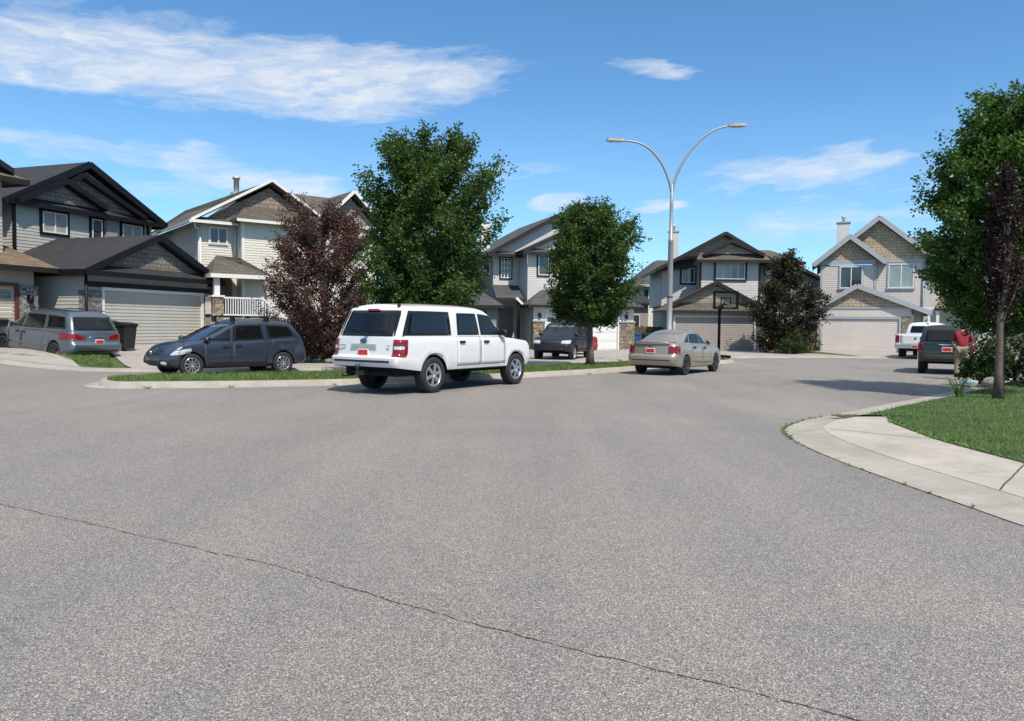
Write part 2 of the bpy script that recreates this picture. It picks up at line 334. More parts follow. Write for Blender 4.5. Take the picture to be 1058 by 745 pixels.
# right corner: gutter, rolled kerb, pavement and lawn
strip('kerb', RIGHTL[:-1], [(.02, .008), (.28, .016), (.40, .034), (.52, .06), (.60, .064)], KERB)
k0 = min(range(len(RIGHTL)), key=lambda i: (RIGHTL[i] - Vector((4.75, 12.5, 0))).length)
def off(i, d):
    a, b = RIGHTL[max(0, i - 1)], RIGHTL[min(len(RIGHTL) - 1, i + 1)]; t = (b - a).normalized(); return (RIGHTL[i].x - t.y * d, RIGHTL[i].y + t.x * d)
walk_in = [off(i, .56) for i in range(k0 - 2, len(RIGHTL) - 2)]
walk_out = smooth_line([(6.75, 12.82, 0), (6.15, 12.55, 0), (5.92, 12.0, 0), (5.75, 11.1, 0), (5.6, 10.1, 0), (5.58, 9.2, 0), (5.6, 8.0, 0), (5.62, 6.5, 0), (5.62, 0, 0), (5.62, -28, 0)], .3)
sheet('pavement', [(5.35, 12.84)] + walk_in + [(p.x, p.y) for p in walk_out[::-1]], .066, CONC, cut=0, drape=False)
lawn_r = [(p[0], p[1]) for p in [off(i, .58) for i in range(0, k0 - 1)]] + [(5.35, 12.84)] + [(p.x, p.y) for p in walk_out] + [(60, -28)]
sheet('lawn', lawn_r, .076, GRASS, cut=0, drape=False)
jm = mat('joint_dirt', (.07, .062, .05), .95, var=.4, vs=20); mb = MB()
for a, b in (((4.6, 11.05), (5.6, 10.1)), ((4.42, 6.9), (5.5, 8.2)), ((4.42, 6.55), (4.9, 7.0)), ((4.9, 7.0), (5.6, 7.15)), ((4.5, 5.2), (5.6, 5.2)), ((4.5, 3.6), (5.6, 3.6))):
    pts = [Vector((*a, 0)).lerp(Vector((*b, 0)), k / 10) + Vector((rnd.uniform(-.006, .006), rnd.uniform(-.006, .006), 0)) for k in range(11)]
    d = (Vector((*b, 0)) - Vector((*a, 0))).normalized(); nn = Vector((-d.y, d.x, 0)) * .009
    for p, q in zip(pts, pts[1:]): mb.poly([(*(p - nn).xy, .0695), (*(q - nn).xy, .0695), (*(q + nn).xy, .0695), (*(p + nn).xy, .0695)])
kind(mb.build('pavement_joint', jm))
# boulevard island with kerb and gutter
ISL = [(-9.15, 17.5), (-8.3, 17.55), (-6, 18.2), (-3.8, 19.25), (-1, 21.4), (1.9, 24.0), (4.2, 26.8), (6.5, 29.8), (8.8, 32.6), (9.7, 33.7), (9.4, 34.2), (8.3, 33.7), (6.6, 32.2), (4.5, 30.3), (2, 27.8), (-1, 25.0), (-4.7, 22.5), (-8, 20.55), (-9.4, 19.9), (-9.95, 19.2), (-9.8, 18.2)]
ISLL = smooth_line([(x, y, 0) for x, y in ISL], .3, True)
strip('kerb', ISLL, [(-.30, .005), (-.02, .012), (.02, .10), (.05, .135), (.17, .14), (.19, .10)], KERB, True, False)
isl_in = []
for i in range(len(ISLL)):
    t = (ISLL[(i + 1) % len(ISLL)] - ISLL[i - 1]).normalized(); isl_in.append((ISLL[i].x - t.y * .17, ISLL[i].y + t.x * .17))
sheet('lawn', isl_in, .137, GRASS, cut=0, drape=False)
# driveways and aprons
def loc2(O, d, s, n): d = Vector(d).normalized(); return (O[0] + d.x * s + d.y * n, O[1] + d.y * s - d.x * n)
H2O, H2D = (-16.4, 29.6), (.33, .944); H3O, H3D = (-14.84, 36.5), (.8, .6); H5O, H5D = (1.27, 47.5), (.95, .31); H6O, H6D = (10.05, 50.0), (1, -.04); H7O, H7D = (20.32, 51.0), (.93, -.37)
sheet('driveway', [loc2(H2O, H2D, -8.6, -1.3), loc2(H2O, H2D, -.85, -1.3), (-14.6, 25.4), (-13.2, 23.5), (-21.5, 23.55)], .085, DRIVE, cut=1.0)
sheet('driveway', [loc2(H2O, H2D, .7, .05), loc2(H2O, H2D, 6.4, .05), (-6.2, 29.2), (-3.0, 27.0), (-5.2, 25.55), (-8.6, 24.15), (-11.6, 23.5)], .09, DRIVE, cut=1.0)
sheet('driveway', [loc2(H5O, H5D, -1.6, -.05), loc2(H5O, H5D, 7.6, -.05), (9.5, 38.0), (6.9, 36.0), (2.6, 31.7), (.4, 30.2)], .072, DRIVE)
sheet('driveway', [loc2(H6O, H6D, -1.4, -.05), loc2(H6O, H6D, 6.9, -.05), (18.6, 40.9), (15, 40.2), (11, 38.9), (9.7, 38.2)], .068, DRIVE)
sheet('driveway', [loc2(H7O, H7D, -.6, -.05), loc2(H7O, H7D, 8.2, -.05), (29.5, 39.8), (25, 40.8), (20, 41.0), (18.7, 40.92)], .072, DRIVE)
sheet('pavement', [(-3.0, 27.0), (.4, 30.2), (-1.5, 33.5), (-6.2, 29.2)], .070, CONC)
sheet('planting_bed', [(-11.6, 29.0), (-9.3, 27.9), (-6.4, 27.7), (-3.9, 28.6), (-3.5, 31), (-5, 33), (-9.5, 32.6)], .10, SOIL)
mb = MB()
for k in range(150):
    t = k / 150; x = lerp(-10.5, -3.8, t) + rnd.uniform(-.2, .2); y = 28.0 + .5 * math.sin(t * 5) + rnd.uniform(-.1, .9); r = rnd.uniform(.07, .2)
    mb.blob((x, y, G(x, y) + .1 + r * .3), (r, r * .9, r * .65), .14, k)
kind(mb.build('rocks', ROCK), 'stuff')
# long crack across the foreground asphalt, and hairline cracks further off
mb = MB()
def crack(P, wd, jit, seed, z=.004):
    rr = random.Random(seed); L = smooth_line([(*p, 0) for p in P], .03); prev = None; dr = 0
    for i, p in enumerate(L):
        t = (L[min(i + 1, len(L) - 1)] - L[max(i - 1, 0)]).normalized(); nn = Vector((-t.y, t.x, 0)); dr = dr * .9 + rr.uniform(-jit, jit); wq = wd * rr.uniform(.25, 1.5)
        c = p + nn * dr; cur = ((c - nn * wq).to_tuple(), (c + nn * wq).to_tuple())
        if prev: mb.poly([(*prev[0][:2], z), (*cur[0][:2], z), (*cur[1][:2], z), (*prev[1][:2], z)])
        prev = cur
crack([(-6.2, 7.6), (-4.16, 6.25), (-2.6, 5.35), (-1.32, 4.6), (-.5, 4.02), (.33, 3.5), (1.2, 2.97), (2.2, 2.4)], .0036, .008, 1)
crack([(-4.2, 11.9), (-1.5, 12.3), (1.2, 13.0), (2.6, 13.4)], .004, .02, 2); crack([(5.2, 17.5), (7.5, 21.0), (8.2, 24)], .006, .02, 3); crack([(-14, 16.2), (-9, 14.8), (-6, 14.2)], .005, .02, 4)
kind(mb.build('road_crack', mat('crack', (.075, .056, .047), .95, var=.5, vs=30)))
mb = MB()   # grit collected along the crack
for k in range(380):
    t = rnd.random(); P = [(-4.16, 6.25), (-2.6, 5.35), (-1.32, 4.6), (-.5, 4.02), (.33, 3.5), (1.2, 2.97)]; i = int(t * 5); q = t * 5 - i
    x = lerp(P[i][0], P[i + 1][0], q) + rnd.gauss(0, .05); y = lerp(P[i][1], P[i + 1][1], q) + rnd.gauss(.03, .06); r = rnd.uniform(.003, .007)
    mb.poly([(x - r, y - r, .005), (x + r, y - r * .6, .005), (x + r * .2, y + r, .009)])
kind(mb.build('grit', mat('grit', (.30, .26, .23), .9, var=.3)), 'stuff')

# grass blades
def blades(name, region, n, h, seed, dens=None, zb_=.12):
    rr = random.Random(seed); xs = [p[0] for p in region]; ys = [p[1] for p in region]; mb = MB(); c = 0; tries = 0
    while c < n and tries < n * 12:
        tries += 1; x, y = rr.uniform(min(xs), max(xs)), rr.uniform(min(ys), max(ys))
        if not inside((x, y), region) or (dens and rr.random() > dens(x, y)): continue
        a = rr.uniform(0, 6.3); hh = h * rr.uniform(.5, 1.35); wq = .006 + .0006 * y * .5; lx, ly = rr.gauss(0, hh * .4), rr.gauss(0, hh * .4); dx, dy = math.cos(a) * wq, math.sin(a) * wq; z = G(x, y) + zb_
        mb.poly([(x - dx, y - dy, z), (x + dx, y + dy, z), (x + lx, y + ly, z + hh + .02)]); c += 1
    return kind(mb.build(name, BLADE), 'stuff')
blades('grass', [p for p in lawn_r if p[1] > 7.5 and p[0] < 17] + [(17, 7.6), (17, 24)], 60000, .032, 3, lambda x, y: min(1, 110 / (y * y)) if x < 15 else .2, .06)
blades('grass', isl_in, 30000, .075, 4)
blades('grass', [(-15.2, 25.6), (-13.2, 24.0), (-12.4, 23.9), (-15.2, 28.8), (-16.2, 29.4)], 5000, .07, 5)
mb = MB()   # weeds growing along the gutter joint
def weed(x, y, s, n, z=.0):
    for k in range(n):
        a = rnd.uniform(0, 6.3); q = s * rnd.uniform(.4, 1.1); px, py = x + rnd.gauss(0, s * .35), y + rnd.gauss(0, s * .35); dx, dy = math.cos(a), math.sin(a)
        mb.poly([(px - dy * .004, py + dx * .004, z), (px + dy * .004, py - dx * .004, z), (px + dx * q * .5 + dy * .008, py + dy * q * .5 - dx * .008, z + q * .7), (px + dx * q, py + dy * q, z + q * .75)])
for i, p in enumerate(RIGHTL):
    if 6.2 < p.y < 13.2 and rnd.random() < .85: weed(p.x + rnd.uniform(-.02, .02), p.y, rnd.choice((.02, .03, .045)), 7)
    if 10.2 < p.y < 12.6: weed(p.x + .0, p.y, .05, 10)
for x, y in ((-6.5, 17.9), (-4.3, 18.8), (2.4, 24.2), (-8.2, 17.4)): weed(x, y - .1, .08, 14)
for i, p in enumerate(walk_out):
    if 7 < p.y < 12.8:
        for k in range(5): weed(p.x + rnd.uniform(0, .06), p.y + rnd.uniform(-.15, .15), rnd.uniform(.04, .08), 4, .07)
kind(mb.build('weeds', BLADE), 'stuff')
# ------------------------------------------------------------------ houses
def siding_mat(name, col): return mat(name, col, .62, var=.07, vs=1.4)
SH_BLACK = brickmat('shingle_black', (.016, .017, .021), (.028, .029, .034), (.022, .022, .024), .3, .10); SH_BROWN = brickmat('shingle_brown', (.135, .095, .060), (.19, .135, .085), (.06, .045, .03), .3, .10)
SH_GREY = brickmat('shingle_grey_brown', (.085, .074, .060), (.125, .110, .090), (.045, .04, .034), .3, .10); SH_CHAR = brickmat('shingle_charcoal', (.055, .057, .062), (.085, .087, .092), (.03, .03, .03), .3, .10)
SH_TAUPE = brickmat('shingle_taupe', (.082, .073, .058), (.115, .10, .078), (.045, .04, .034), .3, .10)
SHAKE_T = brickmat('shake_taupe', (.19, .165, .135), (.26, .225, .185), (.06, .05, .04), .22, .19); SHAKE_P = brickmat('shake_pinkish', (.22, .165, .135), (.30, .225, .185), (.09, .07, .06), .24, .2)
SHAKE_G = brickmat('shake_golden', (.36, .275, .185), (.47, .37, .26), (.13, .10, .07), .24, .2); SHAKE_B = brickmat('shake_beige', (.28, .25, .20), (.34, .30, .24), (.12, .10, .08), .24, .2)
ST_GREY = stonemat('stone_grey', [(.10, .095, .09, 1), (.22, .21, .20, 1), (.15, .14, .135, 1), (.32, .30, .28, 1)]); ST_MIX = stonemat('stone_salt_pepper', [(.08, .075, .07, 1), (.35, .33, .31, 1), (.18, .16, .15, 1), (.45, .43, .40, 1)], 9)
ST_TAN = stonemat('stone_tan', [(.20, .15, .10, 1), (.32, .25, .17, 1), (.14, .115, .09, 1), (.38, .31, .23, 1)])
SI_GREY = siding_mat('siding_warm_grey', (.41, .40, .365)); SI_CREAM = siding_mat('siding_cream', (.60, .565, .50)); SI_LGREY = siding_mat('siding_light_grey', (.50, .495, .475)); SI_MAUVE = siding_mat('siding_mauve_grey', (.49, .465, .445))
SI_PINK = siding_mat('siding_pinkish_beige', (.55, .495, .455)); SI_DTAUPE = siding_mat('siding_dark_taupe', (.27, .245, .23)); SI_OLIVE = siding_mat('siding_olive', (.21, .205, .165)); SI_BEIGE = siding_mat('siding_beige', (.42, .37, .30))
DOORM = mat('garage_door_cream', (.60, .585, .54), .5, var=.05); DOORG = mat('garage_door_grey', (.72, .725, .70), .5, var=.05); DOORT = mat('garage_door_tan', (.82, .75, .655), .5, var=.05)
DTRIM = mat('dark_brown_trim', (.020, .017, .016), .55, spec=.3); GTRIM = mat('grey_trim', (.34, .36, .38), .5, var=.06); REDTRIM = mat('oxblood_trim', (.11, .03, .025), .5); METALV = mat('vent_metal', (.55, .55, .54), .4, .5); OAK = mat('front_door', (.16, .15, .14), .5)

class House:
    def __init__(s, name, label, cat, O, d, z=0.0, group='houses around the street'):
        s.r = empty(name, label, cat, (O[0], O[1], z), math.atan2(d[1], d[0]), group)
    def out(s, mb, name, m, parent=None, angle=None): return mb.build(name, m, parent or s.r, angle=angle)
    @staticmethod
    def lap(mb, p0, p1, z0, z1, c=.14, gable=None, proud=.022):
        """lap siding between plan points p0 and p1 (outside is to the right of travel); gable = (left z, peak fraction, peak z, right z) trims the top"""
        p0, p1 = Vector(p0), Vector(p1); d = p1 - p0; L = d.length; d /= L; n = Vector((d.y, -d.x))
        def span(z):
            if not gable or z <= min(gable[0], gable[3]): return 0, L
            zl, fp, zp, zr = gable; a = 0 if z <= zl else fp * L * (z - zl) / (zp - zl); b = L if z <= zr else L - (1 - fp) * L * (z - zr) / (zp - zr)
            return a, b
        z = z0; top = gable[2] if gable else z1
        while z < top - .01:
            zn = min(z + c, top); a0, b0 = span(z); a1, b1 = span(zn)
            if b0 - a0 < .02: break
            P = lambda s_, q, zz: ((p0 + d * s_ + n * q).x, (p0 + d * s_ + n * q).y, zz)
            mb.poly([P(a0, proud, z), P(b0, proud, z), P(b1, .004, zn), P(a1, .004, zn)]); mb.poly([P(a0, .0, z), P(b0, .0, z), P(b0, proud, z), P(a0, proud, z)])
            z = zn
    def walls(s, m, x0, x1, y0, y1, z0, z1, c=.14, front=True, gable=None, corner=WHITE, name='wall', cw=.11):
        mb = MB()
        if front: s.lap(mb, (x0, y0), (x1, y0), z0, z1, c, gable)
        s.lap(mb, (x1, y0), (x1, y1), z0, z1, c); s.lap(mb, (x1, y1), (x0, y1), z0, z1, c); s.lap(mb, (x0, y1), (x0, y0), z0, z1, c)
        o = s.out(mb, name, m)
        if corner and front:
            for x, sg in ((x0, 1), (x1, -1)):
                mb = MB(); e = x - sg * .032; mb.box(min(e, x + sg * cw), max(e, x + sg * cw), y0 - .034, y0 - .003, z0, z1); mb.box(min(e, x - sg * .003), max(e, x - sg * .003), y0 - .003, y0 + cw, z0, z1); s.out(mb, 'corner_board', corner, o)
        return o
    def panel(s, m, pts, y, name='gable_shakes', th=.05, parent=None):
        """flat wall panel facing the front: pts are (x, z)"""
        mb = MB(); mb.prism([(x, y, z) for x, z in pts], (0, th, 0)); return s.out(mb, name, m, parent)
    def roof(s, m, slabs, th=.16, name='roof'):
        mb = MB()
        for p in slabs: mb.slab(p, th)
        return s.out(mb, name, m)
    def trim(s, m, bars, wd=.05, ht=.22, name='fascia', parent=None):
        mb = MB()
        for a, b in bars: mb.bar(a, b, wd, ht)
        return s.out(mb, name, m, parent)
    def gable(s, m, tm, xl, zl, xr, zr, xp, zp, yf, yb, fh=.24, th=.16, name='roof', soffit=None, back=True):
        """gable roof facing the front with rake fascia and eave gutters"""
        e = .02
        o = s.roof(m, [[(xl, yf, zl), (xp, yf, zp), (xp, yb, zp), (xl, yb, zl)], [(xp, yf, zp - .001), (xr, yf, zr), (xr, yb, zr), (xp, yb, zp - .001)]], th, name)
        dz = -fh / 2 + .03
        s.trim(tm, [((xl - .0, yf - e, zl + dz), (xp, yf - e, zp + dz)), ((xp, yf - e - .003, zp + dz), (xr, yf - e - .003, zr + dz)), ((xl - .03, yf, zl - .1), (xl - .03, yb, zl - .1)), ((xr + .03, yf, zr - .1), (xr + .03, yb, zr - .1))], .05, fh, 'fascia', o)
        return o
    def window(s, x0, x1, z0, z1, y, fm=WHITE, pm=PANE, vbars=1, hbars=0, trim=None, tw=.1, side=None, sill=None, name='window'):
        """window in a wall facing the front (side: 'L' puts it in a wall facing -x at x = y)"""
        def bx(mb, a, b, c, d, o0, o1):
            if side == 'L': mb.box(y - o1, y - o0, a, b, c, d)
            else: mb.box(a, b, y - o1, y - o0, c, d)
        f = .055; mb = MB()
        bx(mb, x0, x1, z0, z0 + f, .0, .065); bx(mb, x0, x1, z1 - f, z1, .0, .065); bx(mb, x0, x0 + f, z0 + f, z1 - f, .0, .065); bx(mb, x1 - f, x1, z0 + f, z1 - f, .0, .065)
        for k in range(vbars): c = lerp(x0, x1, (k + 1) / (vbars + 1)); bx(mb, c - .03, c + .03, z0 + f, z1 - f, .0, .06)
        for k in range(hbars): c = lerp(z0, z1, (k + 1) / (hbars + 1)); bx(mb, x0 + f, x1 - f, c - .02, c + .02, .0, .055)
        w_ = s.out(mb, name, fm); mb = MB(); bx(mb, x0 + f * .5, x1 - f * .5, z0 + f * .5, z1 - f * .5, -.02, .028); s.out(mb, 'pane', pm, w_)
        if trim:
            mb = MB(); t = tw; bx(mb, x0 - t, x1 + t, z1, z1 + t, .0, .045); bx(mb, x0 - t, x1 + t, z0 - t, z0, .0, .05); bx(mb, x0 - t, x0, z0, z1, .0, .045); bx(mb, x1, x1 + t, z0, z1, .0, .045); s.out(mb, 'casing', trim, w_)
        if sill: mb = MB(); bx(mb, x0 - .1, x1 + .1, z0 - .1, z0 - .002, .0, .1); s.out(mb, 'sill', sill, w_)
        return w_
    def garage_door(s, x0, x1, z0, z1, y, m=DOORM, fm=WHITE, rows=4, cols=8, windows=0, wcols=8):
        mb = MB(); h = (z1 - z0) / rows; yy = y + .06
        for r_ in range(rows):
            a, b = z0 + r_ * h + .012, z0 + (r_ + 1) * h - .012; mb.box(x0, x1, yy, yy + .05, a, b); mb.box(x0, x1, yy + .02, yy + .04, b, b + .024)
            cw = (x1 - x0) / cols
            for c in range(cols):
                if windows and r_ == rows - 1: continue
                mb.box(x0 + c * cw + .09, x0 + (c + 1) * cw - .09, yy - .012, yy, a + .09, b - .09)
        d = s.out(mb, 'garage_door', m)
        if windows:
            cw = (x1 - x0) / wcols; a, b = z1 - h + .12, z1 - .14
            for c in range(wcols):
                x = x0 + (c + .5) * cw; mb = MB(); mb.box(x - cw * .3, x + cw * .3, yy - .02, yy - .003, a, b); s.out(mb, 'door_window', PANE, d)
        mb = MB(); t = .12; mb.box(x0 - t, x0, y - .05, y + .12, z0, z1 + t); mb.box(x1, x1 + t, y - .05, y + .12, z0, z1 + t); mb.box(x0, x1, y - .05, y + .12, z1, z1 + t); s.out(mb, 'door_frame', fm, d)
        return d
    def pier(s, m, x0, x1, y0, y1, z0, z1, cap=None, name='stone_pier'):
        mb = MB(); mb.box(x0, x1, y0, y1, z0, z1); o = s.out(mb, name, m)
        if cap: mb = MB(); mb.box(x0 - .05, x1 + .05, y0 - .05, y1 + .05, z1, z1 + .08); s.out(mb, 'pier_cap', cap, o)
        return o
    def tubes(s, m, paths, r=.04, name='downspout'):
        for p in paths: mb = MB(); mb.tube(p, r, 6); s.out(mb, name, m)
    def chimney(s, m, x0, x1, y0, y1, z0, z1, pipe=True):
        mb = MB(); mb.box(x0, x1, y0, y1, z0, z1); c = s.out(mb, 'chimney', m); mb = MB(); mb.box(x0 - .06, x1 + .06, y0 - .06, y1 + .06, z1, z1 + .09); s.out(mb, 'chimney_cap', GTRIM, c)
        if pipe: mb = MB(); xm, ym = (x0 + x1) / 2, (y0 + y1) / 2; mb.lathe([(.0, 0), (.09, 0), (.09, .32), (.17, .34), (.17, .40), (.0, .46)], 12, (xm, ym, z1 + .09), 'z'); s.out(mb, 'flue', METALV, c)
    def lamp(s, x, y, z):
        mb = MB(); mb.box(x - .07, x + .07, y - .05, y, z - .12, z + .12); mb.bar((x, y - .05, z + .12), (x, y - .15, z + .12), .03, .03); mb.lathe([(.0, .14), (.10, .06), (.08, -.16), (.03, -.2), (0, -.2)], 8, (x, y - .15, z), 'z'); s.out(mb, 'wall_lamp', BLACKT)

# --- dark-roofed grey house, second from the left
h = House('grey_house', 'grey house with black roofs and black trim, wide pale garage door behind the minivans', 'house', H2O, H2D)
h.walls(SI_GREY, 0, 6.65, 0, 6, .2, 3.35, corner=None)
h.garage_door(.82, 6.2, .42, 2.74, -.04, DOORG, WHITE, 5, 8)
for x0, x1 in ((-.03, .66), (6.33, 6.72)): h.pier(ST_GREY, x0, x1, -.12, .3, .2, 2.72)
h.panel(BLACKT, [(-.06, 2.86), (6.75, 2.86), (6.75, 3.06), (-.06, 3.06)], -.10, 'trim_band', .08)
o = h.gable(SH_BLACK, BLACKT, -.35, 3.46, 7.25, 3.46, 3.45, 5.2, -.38, 6.2, .26)
h.panel(SHAKE_T, [(.9, 3.72), (6.0, 3.72), (3.45, 4.92)], -.08)
h.roof(SH_BLACK, [[(-.36, -.5, 3.40), (7.26, -.5, 3.40), (6.5, -.05, 3.76), (.4, -.05, 3.76)]], .07)
h.trim(BLACKT, [((-.38, -.52, 3.36), (7.28, -.52, 3.36))], .06, .2)
h.tubes(BLACKT, [[(-.1, -.16, 3.3), (-.1, -.16, .4)]], .05)
h.walls(SI_GREY, 1.35, 8.95, 5.5, 15, .2, 6.7, corner=None)
o = h.gable(SH_BLACK, BLACKT, .75, 6.55, 9.7, 6.62, 5.0, 8.9, 5.2, 15.4, .3)
h.panel(SHAKE_T, [(1.5, 6.72), (8.7, 6.72), (5.05, 8.45)], 5.44)
h.gable(SH_BLACK, BLACKT, 1.25, 6.62, 5.75, 6.95, 3.6, 7.85, 5.0, 5.6, .24); h.panel(SHAKE_T, [(1.9, 6.8), (5.2, 6.8), (3.6, 7.58)], 5.3)
h.gable(SH_BLACK, BLACKT, 3.7, 7.75, 8.2, 6.80, 4.55, 8.28, 5.1, 5.6, .22)
h.roof(SH_BLACK, [[(1.1, 5.15, 6.56), (9.4, 5.15, 6.56), (9.0, 5.46, 6.82), (1.4, 5.46, 6.82)]], .08); h.trim(BLACKT, [((1.0, 5.13, 6.5), (9.6, 5.13, 6.5))], .06, .2)
for a, b, c, d, vb, pm in ((2.72, 3.95, 5.42, 6.34, 1, PANEB), (5.28, 5.86, 5.36, 6.34, 0, PANE), (7.05, 8.3, 5.5, 6.33, 1, PANEB)): h.window(a, b, c, d, 5.48, WHITE, pm, vb, trim=BLACKT, tw=.13)
h.panel(SI_DTAUPE, [(6.08, 4.6), (6.72, 4.6), (6.72, 6.5), (6.08, 6.5)], 5.40, 'recess_panel', .1); h.panel(BLACKT, [(8.62, 4.4), (8.74, 4.4), (8.74, 6.5), (8.62, 6.5)], 5.42, 'trim_band', .06)
h.panel(BLACKT, [(1.32, 4), (1.46, 4), (1.46, 6.5), (1.32, 6.5)], 5.42, 'trim_band', .06)

# --- brown-roofed house at the left edge
h = House('brown_roofed_house', 'house cut by the left edge with brown shingle roofs and an oxblood framed garage door', 'house', H2O, H2D)
h.walls(SI_BEIGE, -8.2, -.95, 1.5, 8, .2, 3.4, corner=None)
h.garage_door(-7.1, -1.75, .42, 2.78, 1.44, DOORT, REDTRIM, 4, 8, 1, 8)
h.pier(ST_MIX, -1.6, -.88, 1.36, 1.8, .2, 2.82); h.pier(ST_MIX, -8.3, -7.5, 1.36, 1.8, .2, 2.82); h.lamp(-1.28, 1.36, 2.35)
h.roof(SH_BROWN, [[(-8.7, .95, 3.52), (-.25, .95, 3.52), (-1.6, 3.4, 4.72), (-7.4, 3.4, 4.72)], [(-.25, .95, 3.52), (-.25, 8.2, 3.52), (-1.6, 8.2, 4.72), (-1.6, 3.4, 4.72)]], .14)
h.trim(DTRIM, [((-8.7, .93, 3.42), (-.25, .93, 3.42)), ((-.23, .95, 3.42), (-.23, 8.2, 3.42))], .05, .2)
h.walls(SI_BEIGE, -9.3, -1.85, 1.9, 15, 3.3, 6.7, corner=None)
h.window(-3.9, -2.35, 4.6, 6.35, 1.88, WHITE, PANE, 1, trim=REDTRIM, tw=.15)
h.roof(SH_BROWN, [[(-9.9, 1.3, 6.72), (-1.22, 1.3, 6.72), (-3.6, 4.2, 8.1), (-8, 4.2, 8.1)], [(-1.22, 1.3, 6.72), (-1.22, 15.4, 6.72), (-3.6, 12, 8.1), (-3.6, 4.2, 8.1)]], .14)
h.trim(DTRIM, [((-9.9, 1.28, 6.62), (-1.22, 1.28, 6.62)), ((-1.2, 1.3, 6.62), (-1.2, 15.4, 6.62))], .05, .2)
h.gable(SH_BLACK, DTRIM, -6.5, 7.0, -1.7, 7.05, -4.2, 8.15, 1.5, 5, .2)

# --- cream house with taupe roofs and white porch
h = House('cream_house', 'cream two storey house with taupe roofs and white railed porch behind the red leaved tree', 'house', H3O, H3D)
h.walls(SI_CREAM, 0, 1.75, 0, 9, .2, 6.35, c=.12); h.walls(SI_CREAM, 1.75, 8.4, -.9, 9, .2, 6.5, c=.12)
o = h.gable(SH_TAUPE, WHITE, -.45, 6.32, 7.2, 6.2, 3.35, 8.55, -.5, 4, .12)
h.roof(SH_TAUPE, [[(-.5, -.5, 6.3), (-.5, 9.4, 6.3), (.9, 6.0, 7.55), (3.35, 3.9, 8.52), (3.35, -.48, 8.52)]], .15)
h.panel(SHAKE_P, [(.25, 6.42), (6.3, 6.42), (3.35, 8.22)], -.06); h.roof(SH_TAUPE, [[(-.48, -.55, 6.28), (2.6, -.55, 6.28), (2.2, -.03, 6.5), (.1, -.03, 6.5)]], .08); h.trim(WHITE, [((-.5, -.57, 6.22), (1.7, -.57, 6.22)), ((-.52, -.55, 6.22), (-.52, 9.3, 6.22))], .06, .13)
h.roof(SH_TAUPE, [[(1.35, -1.4, 6.42), (8.6, -1.4, 6.42), (8.3, 2.2, 8.45), (3.5, 2.2, 8.45)], [(1.35, -1.4, 6.42), (3.5, 2.2, 8.45), (3.5, 6, 8.45), (1.35, 9.4, 6.42)], [(3.5, 2.2, 8.449), (8.3, 2.2, 8.449), (8.6, 9.4, 6.42), (1.35, 9.4, 6.42)]], .15)
h.trim(WHITE, [((1.35, -1.42, 6.34), (5.4, -1.42, 6.34))], .06, .13)
h.gable(SH_TAUPE, WHITE, 5.4, 6.6, 8.9, 6.6, 7.15, 8.3, -1.75, 2.5, .15); h.panel(SHAKE_B, [(5.8, 6.6), (8.5, 6.6), (7.15, 7.95)], -1.3); h.walls(SI_CREAM, 5.8, 8.5, -1.35, 0, .2, 6.6, c=.12)
h.window(.48, 1.3, 5.28, 6.05, -.03, WHITE, PANE, 1, trim=WHITE, tw=.05); h.window(6.6, 7.8, 4.9, 6.0, -1.38, WHITE, PANE, 1); h.window(6.4, 8.0, 1.9, 3.4, -1.38, WHITE, PANE, 1); h.window(2.2, 3.4, .4, 1.0, -.93, WHITE, PANE, 1)
h.roof(SH_TAUPE, [[(-.05, -2.3, 3.72), (2.75, -2.3, 3.72), (1.6, -1.0, 4.6), (.8, -.1, 4.72), (.6, -.6, 4.68)], [(-.05, -2.3, 3.72), (.6, -.6, 4.68), (.8, 0, 4.7), (-.05, 0, 3.72)], [(2.75, -2.3, 3.72), (2.75, -.85, 3.72), (1.6, -.85, 4.6), (1.6, -1.0, 4.6)]], .12)
h.trim(WHITE, [((-.05, -2.32, 3.64), (2.75, -2.32, 3.64)), ((2.77, -2.3, 3.64), (2.77, -.92, 3.64)), ((-.07, -2.3, 3.64), (-.07, 0, 3.64))], .06, .18)
mb = MB(); mb.box(-.05, 2.3, -2.15, -.02, .3, 1.75)
for k in range(6): mb.box(2.3 + k * .28, 2.58 + k * .28, -2.1, -.95, .3, 1.5 - k * .24)
h.out(mb, 'porch_deck', CONC)
c_ = h.pier(WHITE, .12, .36, -2.1, -1.86, 2.75, 3.62, name='porch_column'); h.pier(ST_TAN, .0, .48, -2.22, -1.74, .3, 2.68, WHITE)
mb = MB(); mb.box(.45, 2.3, -2.06, -1.99, 2.62, 2.7); mb.box(.45, 2.3, -2.05, -2.0, 1.85, 1.91)
for k in range(17): x = .5 + k * .111; mb.box(x, x + .04, -2.045, -2.005, 1.91, 2.62)
mb.box(2.26, 2.36, -2.08, -1.98, 1.7, 2.75)
mb.bar((2.32, -2.03, 2.68), (4.0, -2.03, 1.25), .06, .08)
for k in range(12): x = 2.44 + k * .13; zt = 2.64 - (x - 2.32) * .85; mb.box(x, x + .04, -2.045, -2.01, zt - .72, zt)
mb.box(3.95, 4.05, -2.08, -1.98, .4, 1.35)
for k in range(12): y = -1.95 + k * .15; mb.box(-.03, .01, y, y + .04, 1.91, 2.62)
mb.box(-.04, .03, -1.95, -.1, 2.62, 2.7)
h.out(mb, 'porch_railing', WHITE); mb = MB(); mb.box(.55, 1.5, -.08, -.03, 1.78, 3.7); h.out(mb, 'front_door', OAK)
mb = MB(); mb.lathe([(.0, 0), (.14, 0), (.14, 1.0), (.2, 1.0), (.2, 1.12), (0, 1.2)], 12, (2.7, 3.0, 8.0), 'z'); h.out(mb, 'chimney_pipe', METALV)
